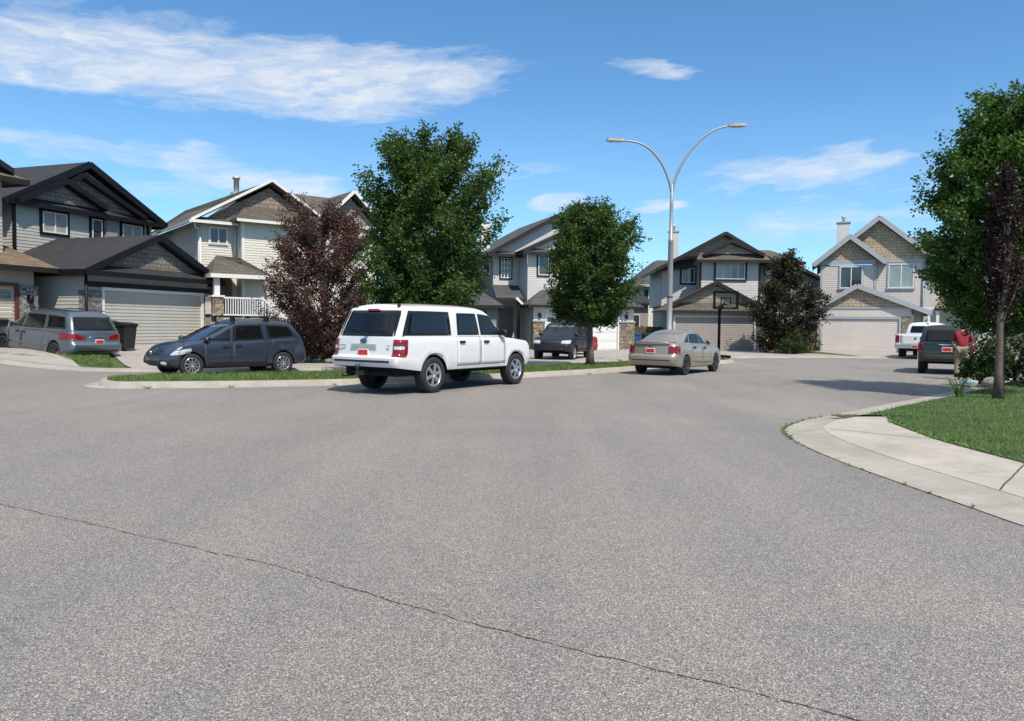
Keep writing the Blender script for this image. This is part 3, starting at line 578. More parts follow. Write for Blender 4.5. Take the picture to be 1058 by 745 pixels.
mb = MB(); mb.box(2.45, 2.95, 2.75, 3.25, 7.9, 8.32); h.out(mb, 'pipe_flashing', METALV)
h.tubes(WHITE, [[(1.66, -.12, 6.3), (1.66, -.12, 3.9)], [(.05, -.1, 6.2), (.05, -.1, .5)], [(-.35, -.5, 6.25), (-.2, -.25, 5.95), (.03, -.1, 5.9)]], .045)

# --- olive house mostly hidden by the boulevard tree
h = House('olive_house', 'dark olive house mostly hidden behind the big boulevard tree, its low charcoal roof showing', 'house', (-7.0, 43.5), (1, .06))
h.walls(SI_OLIVE, .0, 6.1, 0, 5.5, 0, 2.62, corner=None); h.garage_door(.6, 5.4, .08, 2.2, -.04, DOORT, DTRIM, 4, 8)
h.roof(SH_CHAR, [[(-.4, -.4, 2.66), (6.5, -.4, 2.66), (5.0, 2.4, 3.75), (1.0, 2.4, 3.75)], [(6.5, -.4, 2.66), (6.5, 5.6, 2.66), (5, 5.6, 3.75), (5, 2.4, 3.75)], [(-.4, -.4, 2.66), (1, 2.4, 3.75), (1, 5.6, 3.75), (-.4, 5.6, 2.66)]], .14); h.trim(DTRIM, [((-.4, -.42, 2.58), (6.5, -.42, 2.58)), ((6.52, -.4, 2.58), (6.52, 5.6, 2.58))], .05, .18)
h.walls(SI_OLIVE, .0, 4.2, 5.5, 14, 0, 5.7, corner=None); h.gable(SH_CHAR, DTRIM, -.5, 5.6, 4.7, 5.6, 2.1, 7.2, 5.0, 14.4, .24); h.panel(SHAKE_B, [(.2, 5.7), (4, 5.7), (2.1, 6.9)], 5.44); h.window(1.2, 3, 4.0, 5.2, 5.48, WHITE, PANE, 1, trim=DTRIM)

# --- light grey house with charcoal roofs and tan stone piers
h = House('light_grey_house', 'light grey house with charcoal roofs and tan stone piers behind the smaller boulevard tree', 'house', H5O, H5D)
h.walls(SI_LGREY, .04, 6.85, 0, 6, 0, 2.8, c=.13, front=False)
h.panel(mat('stucco_white', (.62, .615, .59), .85, bump=.3, bs=90), [(.02, 1.82), (.74, 1.82), (.74, 2.75), (.02, 2.75)], -.03, 'wall_panel', .1); h.panel(MATS['stucco_white'], [(5.88, 1.82), (6.87, 1.82), (6.87, 2.75), (5.88, 2.75)], -.03, 'wall_panel', .1); h.panel(MATS['stucco_white'], [(.742, 2.36), (5.878, 2.36), (5.878, 2.75), (.742, 2.75)], -.028, 'wall_panel', .1)
h.pier(ST_TAN, -.02, .74, -.1, .25, 0, 1.8, GTRIM); h.pier(ST_TAN, 5.86, 6.9, -.1, .25, 0, 1.8, GTRIM); h.lamp(.4, -.03, 2.2); h.lamp(6.3, -.03, 2.2)
h.garage_door(.87, 5.74, .05, 2.22, -.0, mat('garage_door_white', (.68, .675, .65), .5, var=.04), WHITE, 4, 8, 1, 8)
h.roof(SH_CHAR, [[(-.45, -.5, 2.82), (7.35, -.5, 2.82), (5.9, 1.25, 3.85), (1.0, 1.25, 3.85)], [(-.45, -.5, 2.82), (1.0, 1.25, 3.85), (.0, 1.25, 3.1), (-.45, 1.25, 2.82)], [(7.35, -.5, 2.82), (7.35, 6, 2.82), (5.9, 6, 3.85), (5.9, 1.25, 3.85)]], .13); h.trim(DTRIM, [((-.45, -.52, 2.74), (7.35, -.52, 2.74)), ((-.47, -.5, 2.74), (-.47, 1.2, 2.74)), ((7.37, -.5, 2.74), (7.37, 6, 2.74))], .05, .17)
h.walls(SI_LGREY, .02, 5.3, 1.2, 11, 2.7, 6.2, c=.13, corner=None); h.walls(SI_LGREY, -1.7, .02, 3.0, 11, 0, 6.1, c=.13, corner=None); h.walls(SI_LGREY, 5.3, 7.0, 2.6, 11, 2.7, 6.0, c=.13, corner=None)
for x0, x1 in ((.72, 1.42), (1.85, 2.55)): h.window(x0, x1, 4.74, 6.02, 1.18, WHITE, PANE, 0, 0, trim=DTRIM, tw=.1)
h.window(-1.2, -.5, 4.6, 5.9, 2.98, WHITE, PANE, 2, 3, trim=DTRIM, tw=.09); h.window(3.7, 5.2, 4.6, 5.8, -1.7, WHITE, PANE, 1, side='L'); h.window(6.5, 7.5, 4.6, 5.8, -1.7, WHITE, PANE, 1, side='L')
o = h.gable(SH_CHAR, DTRIM, -2.25, 6.12, 7.6, 6.12, 2.75, 8.95, 2.3, 11.4, .24); h.panel(SI_LGREY, [(-1.6, 6.3), (6.9, 6.3), (2.75, 8.68)], 2.75, 'gable_siding')
h.gable(SH_CHAR, DTRIM, -.35, 6.25, 5.7, 6.25, 2.6, 7.65, .85, 4.5, .22); h.panel(SI_LGREY, [(.25, 6.4), (5.0, 6.4), (2.6, 7.4)], 1.14, 'gable_siding')
h.roof(SH_CHAR, [[(-.45, .7, 6.12), (5.75, .7, 6.12), (5.2, 1.18, 6.42), (.1, 1.18, 6.42)], [(-2.3, 2.2, 6.06), (-.0, 2.2, 6.06), (-.0, 2.98, 6.4), (-2.0, 2.98, 6.4)]], .08); h.trim(DTRIM, [((-.46, .68, 6.06), (5.76, .68, 6.06)), ((-2.3, 2.18, 6.0), (0, 2.18, 6.0)), ((-.46, .7, 6.06), (-.46, 2.2, 6.06))], .05, .2)
h.roof(SH_CHAR, [[(-2.05, 1.1, 3.25), (-.25, 1.1, 3.25), (-.02, 3.0, 4.15), (-1.75, 3.0, 4.15)], [(-.25, 1.1, 3.25), (.02, 1.9, 3.0), (.02, 3.0, 4.1), (-.02, 3.0, 4.15)]], .12); h.trim(DTRIM, [((-2.05, 1.08, 3.17), (-.35, 1.08, 3.17))], .05, .18); h.trim(WHITE, [((-.75, 1.06, 3.28), (-.25, 1.06, 2.82))], .05, .16, 'porch_trim')
mb = MB(); mb.box(-1.3, -.35, 2.9, 2.97, .4, 2.75); h.out(mb, 'front_door', OAK); h.pier(DTRIM, -.62, -.46, 1.15, 1.31, 0, 3.1, name='porch_column')
h.chimney(MATS['stucco_white'], -1.5, -.9, 6.5, 7.1, 6, 8.6, False)

# --- mauve grey house in the middle
h = House('mauve_house', 'mauve grey two storey house with a double garage door behind the basketball hoop', 'house', H6O, H6D)
h.walls(SI_DTAUPE, .1, 6.0, 0, 6, 0, 2.5, c=.13, corner=None); h.garage_door(.5, 5.55, .05, 2.2, -.05, DOORT, mat('beige_trim', (.5, .47, .43), .5), 4, 8)
h.pier(ST_GREY, 5.72, 6.12, -.1, .3, 0, 2.2); h.panel(mat('taupe_frieze', (.30, .265, .22), .6), [(-.1, 2.34), (6.1, 2.34), (6.1, 2.5), (-.1, 2.5)], -.12, 'frieze', .09)
h.roof(SH_GREY, [[(-.6, -.38, 2.62), (6.1, -.38, 2.62), (5.75, .0, 3.14), (.3, .0, 3.14)]], .1); h.trim(DTRIM, [((-.6, -.40, 2.54), (6.1, -.40, 2.54))], .05, .2)
h.gable(SH_GREY, DTRIM, .15, 3.0, 5.95, 3.0, 3.05, 4.5, -.35, 2.4, .22); h.panel(SHAKE_B, [(.6, 3.12), (5.5, 3.12), (3.05, 4.28)], .0)
h.roof(SH_GREY, [[(-.6, -.38, 2.61), (.3, .0, 3.13), (.3, 3, 3.13), (-.6, 3, 2.61)]], .1)
h.walls(SI_MAUVE, 2.4, 6.25, 1.5, 9, 2.5, 6.05, c=.17, corner=None); h.panel(SI_DTAUPE, [(.05, 5.6), (2.5, 5.6), (2.5, 6.85), (.05, 5.62)], 2.93, 'gable_siding'); h.panel(SI_DTAUPE, [(6.2, 5.8), (7.5, 5.7), (6.2, 6.5)], 3.9, 'gable_siding'); h.walls(SI_MAUVE, .05, 2.4, 3.0, 9, 3.0, 5.75, c=.17, corner=None); h.walls(SI_DTAUPE, .35, 2.4, 3.4, 9, 0, 3.0, c=.17, corner=None)
for x in (2.36, 6.25): h.panel(DTRIM, [(x - .06, 2.9), (x + .06, 2.9), (x + .06, 6.0), (x - .06, 6.0)], 1.45, 'corner_board', .1)
h.window(3.38, 5.28, 4.76, 5.86, 1.46, WHITE, PANEB, 3, trim=DTRIM, tw=.13); h.window(1.4, 2.28, 4.58, 5.62, 2.97, WHITE, PANE, 1, trim=DTRIM, tw=.13)
o = h.gable(SH_GREY, DTRIM, -.55, 5.42, 7.6, 5.75, 3.95, 7.88, 1.35, 9, .22); h.panel(SHAKE_B, [(1.2, 6.3), (6.6, 6.3), (3.95, 7.62)], 1.7)
h.gable(SH_GREY, DTRIM, 2.5, 6.4, 6.35, 6.4, 4.25, 7.3, .85, 3, .2); h.panel(SHAKE_B, [(2.9, 6.42), (5.9, 6.42), (4.25, 7.06)], 1.2)
h.roof(SH_GREY, [[(1.95, .8, 5.98), (6.75, .8, 5.98), (6.5, 1.48, 6.5), (2.3, 1.48, 6.5)], [(-.55, 2.3, 5.42), (1.95, 2.3, 5.75), (2.3, 3.0, 6.3), (.35, 3.0, 6.0)]], .09); h.trim(DTRIM, [((1.95, .78, 5.9), (6.75, .78, 5.9)), ((-.55, 2.28, 5.36), (1.95, 2.28, 5.66)), ((6.77, .8, 5.9), (6.77, 3.5, 5.9))], .05, .2)
h.walls(SI_DTAUPE, 6.25, 9.3, 4.0, 12, 0, 6.05, c=.17, corner=None); h.window(7.35, 8.3, 5.25, 5.85, 3.97, WHITE, PANE, 0, trim=DTRIM, tw=.06); h.window(6.9, 7.9, 1.2, 2.2, 3.97, WHITE, PANE, 1)
h.roof(SH_GREY, [[(6.0, 3.4, 6.1), (9.9, 3.4, 6.1), (8.3, 6.5, 7.2), (6, 6.5, 7.2)], [(9.9, 3.4, 6.1), (9.9, 12.4, 6.1), (8.3, 9, 7.2), (8.3, 6.5, 7.2)]], .13); h.trim(DTRIM, [((6.8, 3.38, 6.02), (9.9, 3.38, 6.02))], .05, .2)
h.chimney(MATS['siding_light_grey'], .75, 1.35, 4.2, 4.8, 3, 8.2)

# --- pinkish beige house on the right
h = House('beige_house', 'pinkish beige house with golden shake gables and pale garage door beside the white pickup', 'house', H7O, H7D)
h.walls(SI_PINK, .05, 5.55, 0, 6, 0, 2.5, c=.13, corner=None); h.garage_door(.2, 4.72, .03, 2.2, -.05, DOORM, GTRIM, 4, 8)
h.panel(SI_PINK, [(.2, 2.34), (5.4, 2.34), (5.4, 3.0), (.2, 3.0)], -.04, 'wall_panel', .05); h.panel(GTRIM, [(.1, 2.86), (5.4, 2.86), (5.4, 2.98), (.1, 2.98)], -.09, 'trim_band', .05)
h.pier(ST_TAN, 4.88, 5.4, -.1, .2, 1.4, 2.35); h.pier(SI_DTAUPE, 4.88, 5.5, -.08, .2, 0, 1.39, name='wall_base')
h.gable(SH_CHAR, GTRIM, .0, 3.12, 6.5, 2.7, 2.2, 4.45, -.32, 5, .3); h.panel(SHAKE_G, [(.3, 3.0), (5.3, 3.0), (2.2, 4.2)], -.06)
mb = MB()   # icicle lights under the garage eave
for k in range(60): x = .25 + k * .075; mb.box(x, x + .012, -.075, -.065, 2.28 - rnd.uniform(.05, .26), 2.3)
h.out(mb, 'eave_lights', GTRIM)
h.walls(SI_PINK, 0, 3.38, 1.5, 11, 2.4, 5.8, c=.13, corner=GTRIM); h.walls(SI_PINK, 3.38, 6.32, 2.1, 11, 0, 6.1, c=.13, corner=GTRIM)
h.walls(SI_LGREY, 6.32, 10.5, 4.2, 11, 0, 6.0, c=.13, corner=GTRIM)
h.window(1.2, 2.58, 4.28, 5.72, 1.48, WHITE, PANE, 1, trim=GTRIM, tw=.08, sill=GTRIM); h.window(4.18, 5.68, 4.3, 5.88, 2.08, WHITE, PANEG, 1, trim=GTRIM, tw=.08, sill=GTRIM)
h.gable(SH_CHAR, GTRIM, -.5, 5.92, 3.95, 6.02, 1.75, 7.8, 1.0, 5, .3); h.panel(SHAKE_G, [(.1, 6.15), (3.3, 6.15), (1.75, 7.5)], 1.44); h.panel(GTRIM, [(.0, 5.84), (3.38, 5.84), (3.38, 6.15), (.0, 6.15)], 1.42, 'trim_band', .06)
h.gable(SH_CHAR, GTRIM, -.2, 6.0, 7.2, 5.98, 3.5, 9.05, 1.6, 11.4, .3); h.panel(SHAKE_G, [(.4, 6.2), (6.6, 6.2), (3.5, 8.72)], 2.04); h.panel(GTRIM, [(3.4, 5.98), (6.32, 5.98), (6.32, 6.2), (3.4, 6.2)], 2.02, 'trim_band', .06)
h.roof(SH_CHAR, [[(5.5, 3.7, 6.05), (11, 3.7, 6.05), (10, 7.5, 8.2), (5.5, 7.5, 8.2)]], .14); h.trim(GTRIM, [((6.8, 3.68, 5.97), (11, 3.68, 5.97))], .05, .2)
h.chimney(MATS['stucco_white'], 1.0, 1.8, 4.4, 5.1, 6.5, 9.0)
h.roof(SH_BROWN, [[(7.0, 2.2, 2.95), (11, 2.2, 2.95), (11, 4.2, 3.75), (7.6, 4.2, 3.75)]], .12); h.trim(DTRIM, [((7.0, 2.18, 2.88), (11, 2.18, 2.88))], .05, .16); h.pier(WHITE, 7.1, 7.28, 2.3, 2.48, 0, 2.85, name='porch_column')
h.pier(WHITE, 6.3, 6.44, -.35, -.21, 0, 2.85, name='porch_column'); h.panel(WHITE, [(6.0, 2.85), (6.7, 2.85), (6.7, 2.97), (6.0, 2.97)], -.36, 'porch_beam', .15)
h.tubes(GTRIM, [[(6.26, 2.0, 6.0), (6.26, 2.0, .2)], [(.08, -.14, 2.4), (.08, -.14, .1)]], .045)

# --- houses further back
h = House('far_cream_house', 'far cream house with a dark roof seen in the gap left of the lamp post', 'house', (12.3, 74), (1, .05))
h.walls(mat('stucco_cream', (.62, .59, .54), .8), 0, 7, 0, 9, 0, 5.6, corner=None); h.roof(SH_CHAR, [[(-.6, -.6, 5.6), (7.6, -.6, 5.6), (5.2, 4, 8.3), (2.5, 4, 8.3)], [(-.6, -.6, 5.6), (2.5, 4, 8.3), (2.5, 6, 8.3), (-.6, 9.6, 5.6)], [(7.6, -.6, 5.6), (7.6, 9.6, 5.6), (5.2, 6, 8.3), (5.2, 4, 8.3)]], .16); h.trim(GTRIM, [((-.6, -.62, 5.5), (7.6, -.62, 5.5)), ((-.62, -.6, 5.5), (-.62, 9.6, 5.5))], .06, .22)
h.window(.25, .75, 3.9, 5.2, -.03, WHITE, PANE, 0, trim=DTRIM, tw=.04); h.window(1.35, 1.95, 3.9, 5.2, -.03, WHITE, PANE, 0, trim=WHITE, tw=.04); h.window(.2, .7, 1.3, 2.6, -.03, WHITE, PANE, 0, trim=WHITE, tw=.04)
h.roof(SH_GREY, [[(1.2, -1.6, 2.35), (5, -1.6, 2.35), (5, 0, 3.4), (2.8, 0, 3.4)]], .12); h.garage_door(1.4, 5, .05, 2.1, -.06, mat('garage_door_wood', (.25, .17, .10), .6), DTRIM, 4, 8)
h = House('far_charcoal_roofed_house', 'far house behind the dark garden tree with only its charcoal roof and small chimney showing', 'house', (22.0, 72), (1, 0))
h.walls(SI_DTAUPE, 0, 9, 0, 9, 0, 5, corner=None); h.gable(SH_CHAR, DTRIM, -.6, 4.9, 9.6, 4.9, 4.2, 7.4, -.6, 9.5, .25); h.panel(SHAKE_T, [(.2, 5), (8.8, 5), (4.2, 7.1)], -.04); h.chimney(MATS['stucco_white'], 5.2, 5.8, 2, 2.6, 6, 7.7, False); h.window(1, 2.6, 3.2, 4.4, -.03, WHITE, PANE, 1)
h = House('far_dark_house', 'far dark grey house with a stepped black roof just right of the light grey house', 'house', (9.7, 66), (1, 0))
h.walls(SI_DTAUPE, 0, 1.9, 0, 8, 0, 3.6, corner=None); h.roof(SH_BLACK, [[(-.4, -.5, 3.6), (2.3, -.5, 3.6), (1.2, 3, 5.0), (.0, 3, 5.0)], [(2.3, -.5, 3.6), (2.3, 8, 3.6), (1.2, 8, 5.0), (1.2, 3, 5.0)]], .14); h.window(.4, 1.2, 1.5, 2.6, -.03, WHITE, PANE, 0)
# --- fences between the houses
def fence(name, label, a, b, z, m, cols):
    a, b = Vector(a), Vector(b); d = b - a; L = d.length; r_ = empty(name, label, 'fence', (a.x, a.y, 0), math.atan2(d.y, d.x), 'board fences between the houses'); n = int(L / .155); mb = MB()
    for k in range(n): mb.box(k * .155, k * .155 + .145, -.012 - .003 * (k % 2), .012, .06, z + rnd.uniform(-.02, .03))
    mb.build('board_panel', m, r_); mb = MB(); mb.box(0, L, .012, .05, .35, .44); mb.box(0, L, .012, .05, z - .4, z - .31); mb.build('rail', m, r_)
    for k in range(cols + 1): mb = MB(); x = L * k / cols; mb.box(x - .05, x + .05, .013, .11, 0, z + .08); mb.build('post', m, r_)
fence('board_fence', 'dark brown board fence beside the blue cart between two houses', (7.3, 52.3), (10.4, 52.6), 1.55, WOOD, 2)
fence('board_fence', 'reddish cedar board fence between the dark garden tree and the beige house', (16.9, 51.6), (20.25, 51.3), 1.75, WOODR, 2)
# ------------------------------------------------------------------ vehicles
class Shell:
    """lofted car shell: rings (t, x rear, x front, half width) between the heights zl(x) and zh(x)"""
    def __init__(s, rings, zl, zh, rcr, rcf, bowr, bowf, stations, plan, crown, flare=None):
        s.rings = rings; s.zl = zl; s.zh = zh; s.rcr, s.rcf, s.bowr, s.bowf = rcr, rcf, bowr, bowf; s.st = stations; s.plan = plan; s.crown = crown; s.flare = flare or (lambda x, z: 0)
    def at(s, t):
        Q = s.rings; t = max(Q[0][0], min(Q[-1][0], t))
        for a, b in zip(Q, Q[1:]):
            if t <= b[0]:
                k = (t - a[0]) / (b[0] - a[0]); return [lerp(a[i], b[i], k) for i in (1, 2, 3)]
    def ends(s, t):
        xr, xf, w_ = s.at(t)
        wf = w_ * s.plan(xf - s.bowf - s.rcf); wr = w_ * s.plan(xr + s.bowr + s.rcr)
        af = xf - s.bowf * ((wf - s.rcf) / wf) ** 2; ar = xr + s.bowr * ((wr - s.rcr) / wr) ** 2
        return xr, xf, w_, wf, wr, af, ar
    def half(s, t):
        xr, xf, w_, wf, wr, af, ar = s.ends(t); P = []
        for k in range(5): y = (wf - s.rcf) * k / 5; P.append((xf - s.bowf * (y / wf) ** 2, y))
        for k in range(6): a = math.pi / 2 * k / 5; P.append((af - s.rcf + s.rcf * math.cos(a), wf - s.rcf + s.rcf * math.sin(a)))
        A, B = af - s.rcf, ar + s.rcr
        for x in s.st(A, B): P.append((x, w_ * s.plan(x)))
        for k in range(6): a = math.pi / 2 * k / 5; P.append((ar + s.rcr - s.rcr * math.sin(a), wr - s.rcr + s.rcr * math.cos(a)))
        for k in range(4, -1, -1): y = (wr - s.rcr) * k / 5; P.append((xr + s.bowr * (y / wr) ** 2, y))
        return P
    def z(s, x, t): a = s.zl(x); return a + (s.zh(x) - a) * t
    def t_of(s, x, z): a = s.zl(x); return (z - a) / max(1e-4, s.zh(x) - a)
    def mesh(s, mb, m=6):
        rows = []
        for t, *_ in s.rings:
            H = s.half(t); L = [mb.vert((x, y + s.flare(x, s.z(x, t)), s.z(x, t))) for x, y in H]; Rr = [L[0]] + [mb.vert((x, -y - s.flare(x, s.z(x, t)), s.z(x, t))) for x, y in H[1:-1]] + [L[-1]]; rows.append((L, Rr, H))
        for (L0, R0, _), (L1, R1, _) in zip(rows, rows[1:]):
            for k in range(len(L0) - 1): mb.face((L0[k], L0[k + 1], L1[k + 1], L1[k]), True); mb.face((R0[k + 1], R0[k], R1[k], R1[k + 1]), True)
        L, Rr, H = rows[-1]; wm = max(y for _, y in H); prev = [L[0]]
        for k in range(1, len(H)):
            x, y = H[k]
            if k == len(H) - 1: cur = [L[-1]]
            else:
                cur = [L[k]]
                for j in range(1, m): q = y * (1 - 2 * j / m); e = s.crown(x) * max(0, 1 - (abs(q) / max(y, 1e-3)) ** 2.4) * min(1, (y / wm) ** 1.0); cur.append(mb.vert((x, q, s.z(x, 1) + e)))
                cur.append(Rr[k])
            if len(prev) == 1: [mb.face((prev[0], cur[j], cur[j + 1]), True) for j in range(len(cur) - 1)]
            elif len(cur) == 1: [mb.face((prev[j], cur[0], prev[j + 1]), True) for j in range(len(prev) - 1)]
            else: [mb.face((prev[j], cur[j], cur[j + 1], prev[j + 1]), True) for j in range(len(prev) - 1)]
            prev = cur
    def side_y(s, x, z):
        t = s.t_of(x, z); xr, xf, w_, wf, wr, af, ar = s.ends(t)
        if x > af - s.rcf: d = min(s.rcf, x - (af - s.rcf)); return wf - s.rcf + math.sqrt(max(0, s.rcf ** 2 - d * d))
        if x < ar + s.rcr: d = min(s.rcr, ar + s.rcr - x); return wr - s.rcr + math.sqrt(max(0, s.rcr ** 2 - d * d))
        return w_ * s.plan(x) + s.flare(x, z)
    def end_x(s, y, z, front):
        x = s.rings[0][2 if front else 1]
        for _ in range(8):
            xr, xf, w_, wf, wr, af, ar = s.ends(s.t_of(x, z)); q = abs(y)
            if front:
                n = xf - s.bowf * (q / wf) ** 2 if q <= wf - s.rcf else af - s.rcf + math.sqrt(max(0, s.rcf ** 2 - min(s.rcf, q - wf + s.rcf) ** 2))
            else:
                n = xr + s.bowr * (q / wr) ** 2 if q <= wr - s.rcr else ar + s.rcr - math.sqrt(max(0, s.rcr ** 2 - min(s.rcr, q - wr + s.rcr) ** 2))
            x = lerp(x, n, .7)
        return x
    def pt(s, face, a, b, off):
        if face == 'L': return (a, s.side_y(a, b) + off, b)
        if face == 'R': return (a, -s.side_y(a, b) - off, b)
        if face == 'rear': return (s.end_x(a, b, False) - off, a, b)
        if face == 'front': return (s.end_x(a, b, True) + off, a, b)
def patch(sh, face, quad, name, m, parent, off=.006, k=.0, nu=10, nv=8, th=.03):
    """panel that follows the shell: quad of 4 corners (a, b) in order, k rounds the corners"""
    mb = MB(); top = []; bot = []
    for i in range(nu + 1):
        rt = []; rb = []
        for j in range(nv + 1):
            u = 2 * i / nu - 1; v = 2 * j / nv - 1; uu = u * math.sqrt(1 - k * v * v / 2); vv = v * math.sqrt(1 - k * u * u / 2); p, q = (uu + 1) / 2, (vv + 1) / 2
            a = lerp(lerp(quad[0][0], quad[1][0], p), lerp(quad[3][0], quad[2][0], p), q); b = lerp(lerp(quad[0][1], quad[1][1], p), lerp(quad[3][1], quad[2][1], p), q)
            rt.append(mb.vert(sh.pt(face, a, b, off))); rb.append(mb.vert(sh.pt(face, a, b, off - th)))
        top.append(rt); bot.append(rb)
    for i in range(nu):
        for j in range(nv): mb.face((top[i][j], top[i + 1][j], top[i + 1][j + 1], top[i][j + 1]), True)
    for i in range(nu):
        mb.face((top[i][0], bot[i][0], bot[i + 1][0], top[i + 1][0])); mb.face((top[i][nv], top[i + 1][nv], bot[i + 1][nv], bot[i][nv]))
    for j in range(nv):
        mb.face((top[0][j], top[0][j + 1], bot[0][j + 1], bot[0][j])); mb.face((top[nu][j], bot[nu][j], bot[nu][j + 1], top[nu][j + 1]))
    return mb.build(name, m, parent)
def wheel(parent, x, y, r, wd, rimm, spokes, sgn, steer=0):
    """tyre with a tread shoulder, spoked rim as its sub-part"""
    rr = r * .66; hw = wd / 2; mb = MB()
    mb.lathe([(rr, -hw * .9), (rr * 1.06, -hw), (r * .95, -hw * .98), (r * .99, -hw * .8), (r, -hw * .45), (r, hw * .45), (r * .99, hw * .8), (r * .95, hw * .98), (rr * 1.06, hw), (rr, hw * .9)], 36)
    t = mb.build('wheel', RUB, parent, (x, y, r)); t.rotation_euler = (0, 0, steer); mb = MB(); q = sgn * hw
    mb.lathe([(rr, q * .9), (rr * .97, q * .96), (rr * .9, q * .9), (rr * .88, q * .3)], 32)
    for k in range(spokes):
        a = 2 * math.pi * k / spokes + .3; M = Matrix.Rotation(-a, 4, 'Y'); w0 = rr * (.17 if spokes < 6 else .125 if spokes < 8 else .085)
        mb.prism([M @ Vector((rr * .12, q * .78, -w0)), M @ Vector((rr * .12, q * .78, w0)), M @ Vector((rr * .93, q * .70, w0 * 1.25)), M @ Vector((rr * .93, q * .70, -w0 * 1.25))], (0, sgn * .025, 0))
    mb.lathe([(0, q * .92), (rr * .16, q * .90), (rr * .24, q * .8), (rr * .25, q * .5)], 16)
    mb.build('rim', rimm, t); mb = MB(); mb.lathe([(0, q * .32), (rr * .92, q * .32)], 24); mb.build('brake_disc', STEEL, t)
    return t
def car(name, label, cat, loc, hd, P, group='cars parked in the street'):
    hd = Vector(hd).normalized(); root = empty(name, label, cat, (loc[0], loc[1], G(*loc[:2]) if len(loc) < 3 else loc[2]), 0, group, rot=(0, P.get('pitch', 0), math.atan2(hd.y, hd.x)))
    wb, r = P['wb'], P['r']; Rr, F = -wb / 2 - P['ro'], wb / 2 + P['fo']; hw = P['w'] / 2; arch = P.get('arch', r + .055); sill = P['sill']
    top = table(P['top']); cr = P.get('crown', .035)
    def zl(x):
        z = sill + max(0, (abs(x) - wb / 2 - r) * .12)
        for c in (-wb / 2, wb / 2):
            d = abs(x - c)
            if d < arch: z = max(z, r + math.sqrt(arch * arch - d * d) * .97)
        return z
    def flare(x, z):
        e = 0
        for c in (-wb / 2, wb / 2): d = math.hypot(x - c, z - r); e = max(e, P.get('flare', .02) * math.exp(-((d - arch) / .09) ** 2) if d >= arch - .01 else 0)
        return e
    plan = lambda x: 1 - P.get('tf', .05) * max(0, (x - wb / 2 + .5) / (P['fo'] + .3)) ** 2 - P.get('tr', .03) * max(0, (-x - wb / 2 + .3) / (P['ro'] + .2)) ** 2
    stn = sorted({round(c + arch * math.cos(math.pi * k / 14), 4) for c in (-wb / 2, wb / 2) for k in range(15)} | {round(c + sg * (arch + .01), 4) for c in (-wb / 2, wb / 2) for sg in (-1, 1)} | {lerp(-wb / 2 + arch + .1, wb / 2 - arch - .1, k / 8) for k in range(9)}, reverse=True)
    def st(A, B): return [min(max(x, B + .002), A - .002) for x in stn]
    rings = [(t, Rr + a, F - b, hw - c) for t, a, b, c in P['low']]
    low = Shell(rings, zl, top, P.get('rcr', .2), P.get('rcf', .26), P.get('bowr', .05), P.get('bowf', .10), st, plan, lambda x: cr, flare)
    roof = table(P['roof']); g = P['gh']
    gst = lambda A, B: [lerp(A, B, (k + 1) / 15) for k in range(14)]
    gh = Shell(g, lambda x: top(x) - .02, roof, P.get('grr', .12), P.get('grf', .10), P.get('gbr', .05), P.get('gbf', .14), gst, lambda x: 1 - P.get('gtf', .06) * max(0, (x - .2) / 1.2) ** 2 - P.get('gtr', .02) * max(0, (-x - .8) / 1.4) ** 2, lambda x: P.get('rcrown', .05))
    mb = MB(); low.mesh(mb, 8); gh.mesh(mb, 8)
    body = mb.build('body', P['paint'], root, angle=50)
    bf, br = P.get('bowf', .1), P.get('bowr', .05)
    mb = MB(); zc = sill - .05; mb.box(-wb / 2 - arch, wb / 2 + arch * .9, -hw + .27, hw - .27, zc, r * 1.0); mb.box(Rr + .18 + br, F - .28 - bf, -hw + .42, hw - .42, sill - .01, r); mb.box(Rr + .3, F - .4 - bf, -hw + .27, hw - .27, r, min(top(0), 1.0) - .12)
    mb.box(-wb / 2 + arch, wb / 2 - arch, -hw + .05, hw - .05, sill - .02, sill + .1); mb.build('underbody', VOID, root)
    for c in (-wb / 2, wb / 2):
        for sg in (-1, 1): wheel(root, c, sg * (hw - P.get('tw', .21) / 2 - .02), r, P.get('tw', .21), P.get('rimm', ALLOY), P.get('spokes', 5), sg)
    for f, q, k, m in P.get('glass', ()):
        faces = ('L', 'R') if f == 'side' else (f,)
        for fc in faces: patch(gh, fc, q, {'side': 'side_window', 'front': 'windscreen', 'rear': 'rear_window'}[f], m, root, .006, k)
    for q, hpos in P.get('doors', ()):
        for fc in ('L', 'R'):
            d = patch(low, fc, q, 'door', P['paint'], root, .004, .03, 10, 8, .02)
            e = .008; a0, a1 = min(p[0] for p in q), max(p[0] for p in q); cx, cz = sum(p[0] for p in q) / 4, sum(p[1] for p in q) / 4
            patch(low, fc, [(p[0] + math.copysign(e, p[0] - cx), p[1] + math.copysign(e, p[1] - cz)) for p in q], 'door_seal', VOID, d, .0015, .03, 10, 8, .01)
            x, z = hpos; sg = 1 if fc == 'L' else -1; y = low.side_y(x, z); mb = MB(); mb.box(x - .09, x + .09, min(sg * (y + .012), sg * (y + .045)), max(sg * (y + .012), sg * (y + .045)), z - .018, z + .018); mb.box(x - .1, x + .1, min(sg * y, sg * (y + .012)), max(sg * y, sg * (y + .012)), z - .03, z + .03); mb.build('handle', P.get('hm', DARK), d)
    for f, sh, q, nm, m, k, of in P.get('patches', ()):
        S_ = low if sh == 'l' else gh
        for fc in (('L', 'R') if f == 'side' else (f,)): patch(S_, fc, q, nm, m, root, of, k)
        if f == 'rear2' : pass
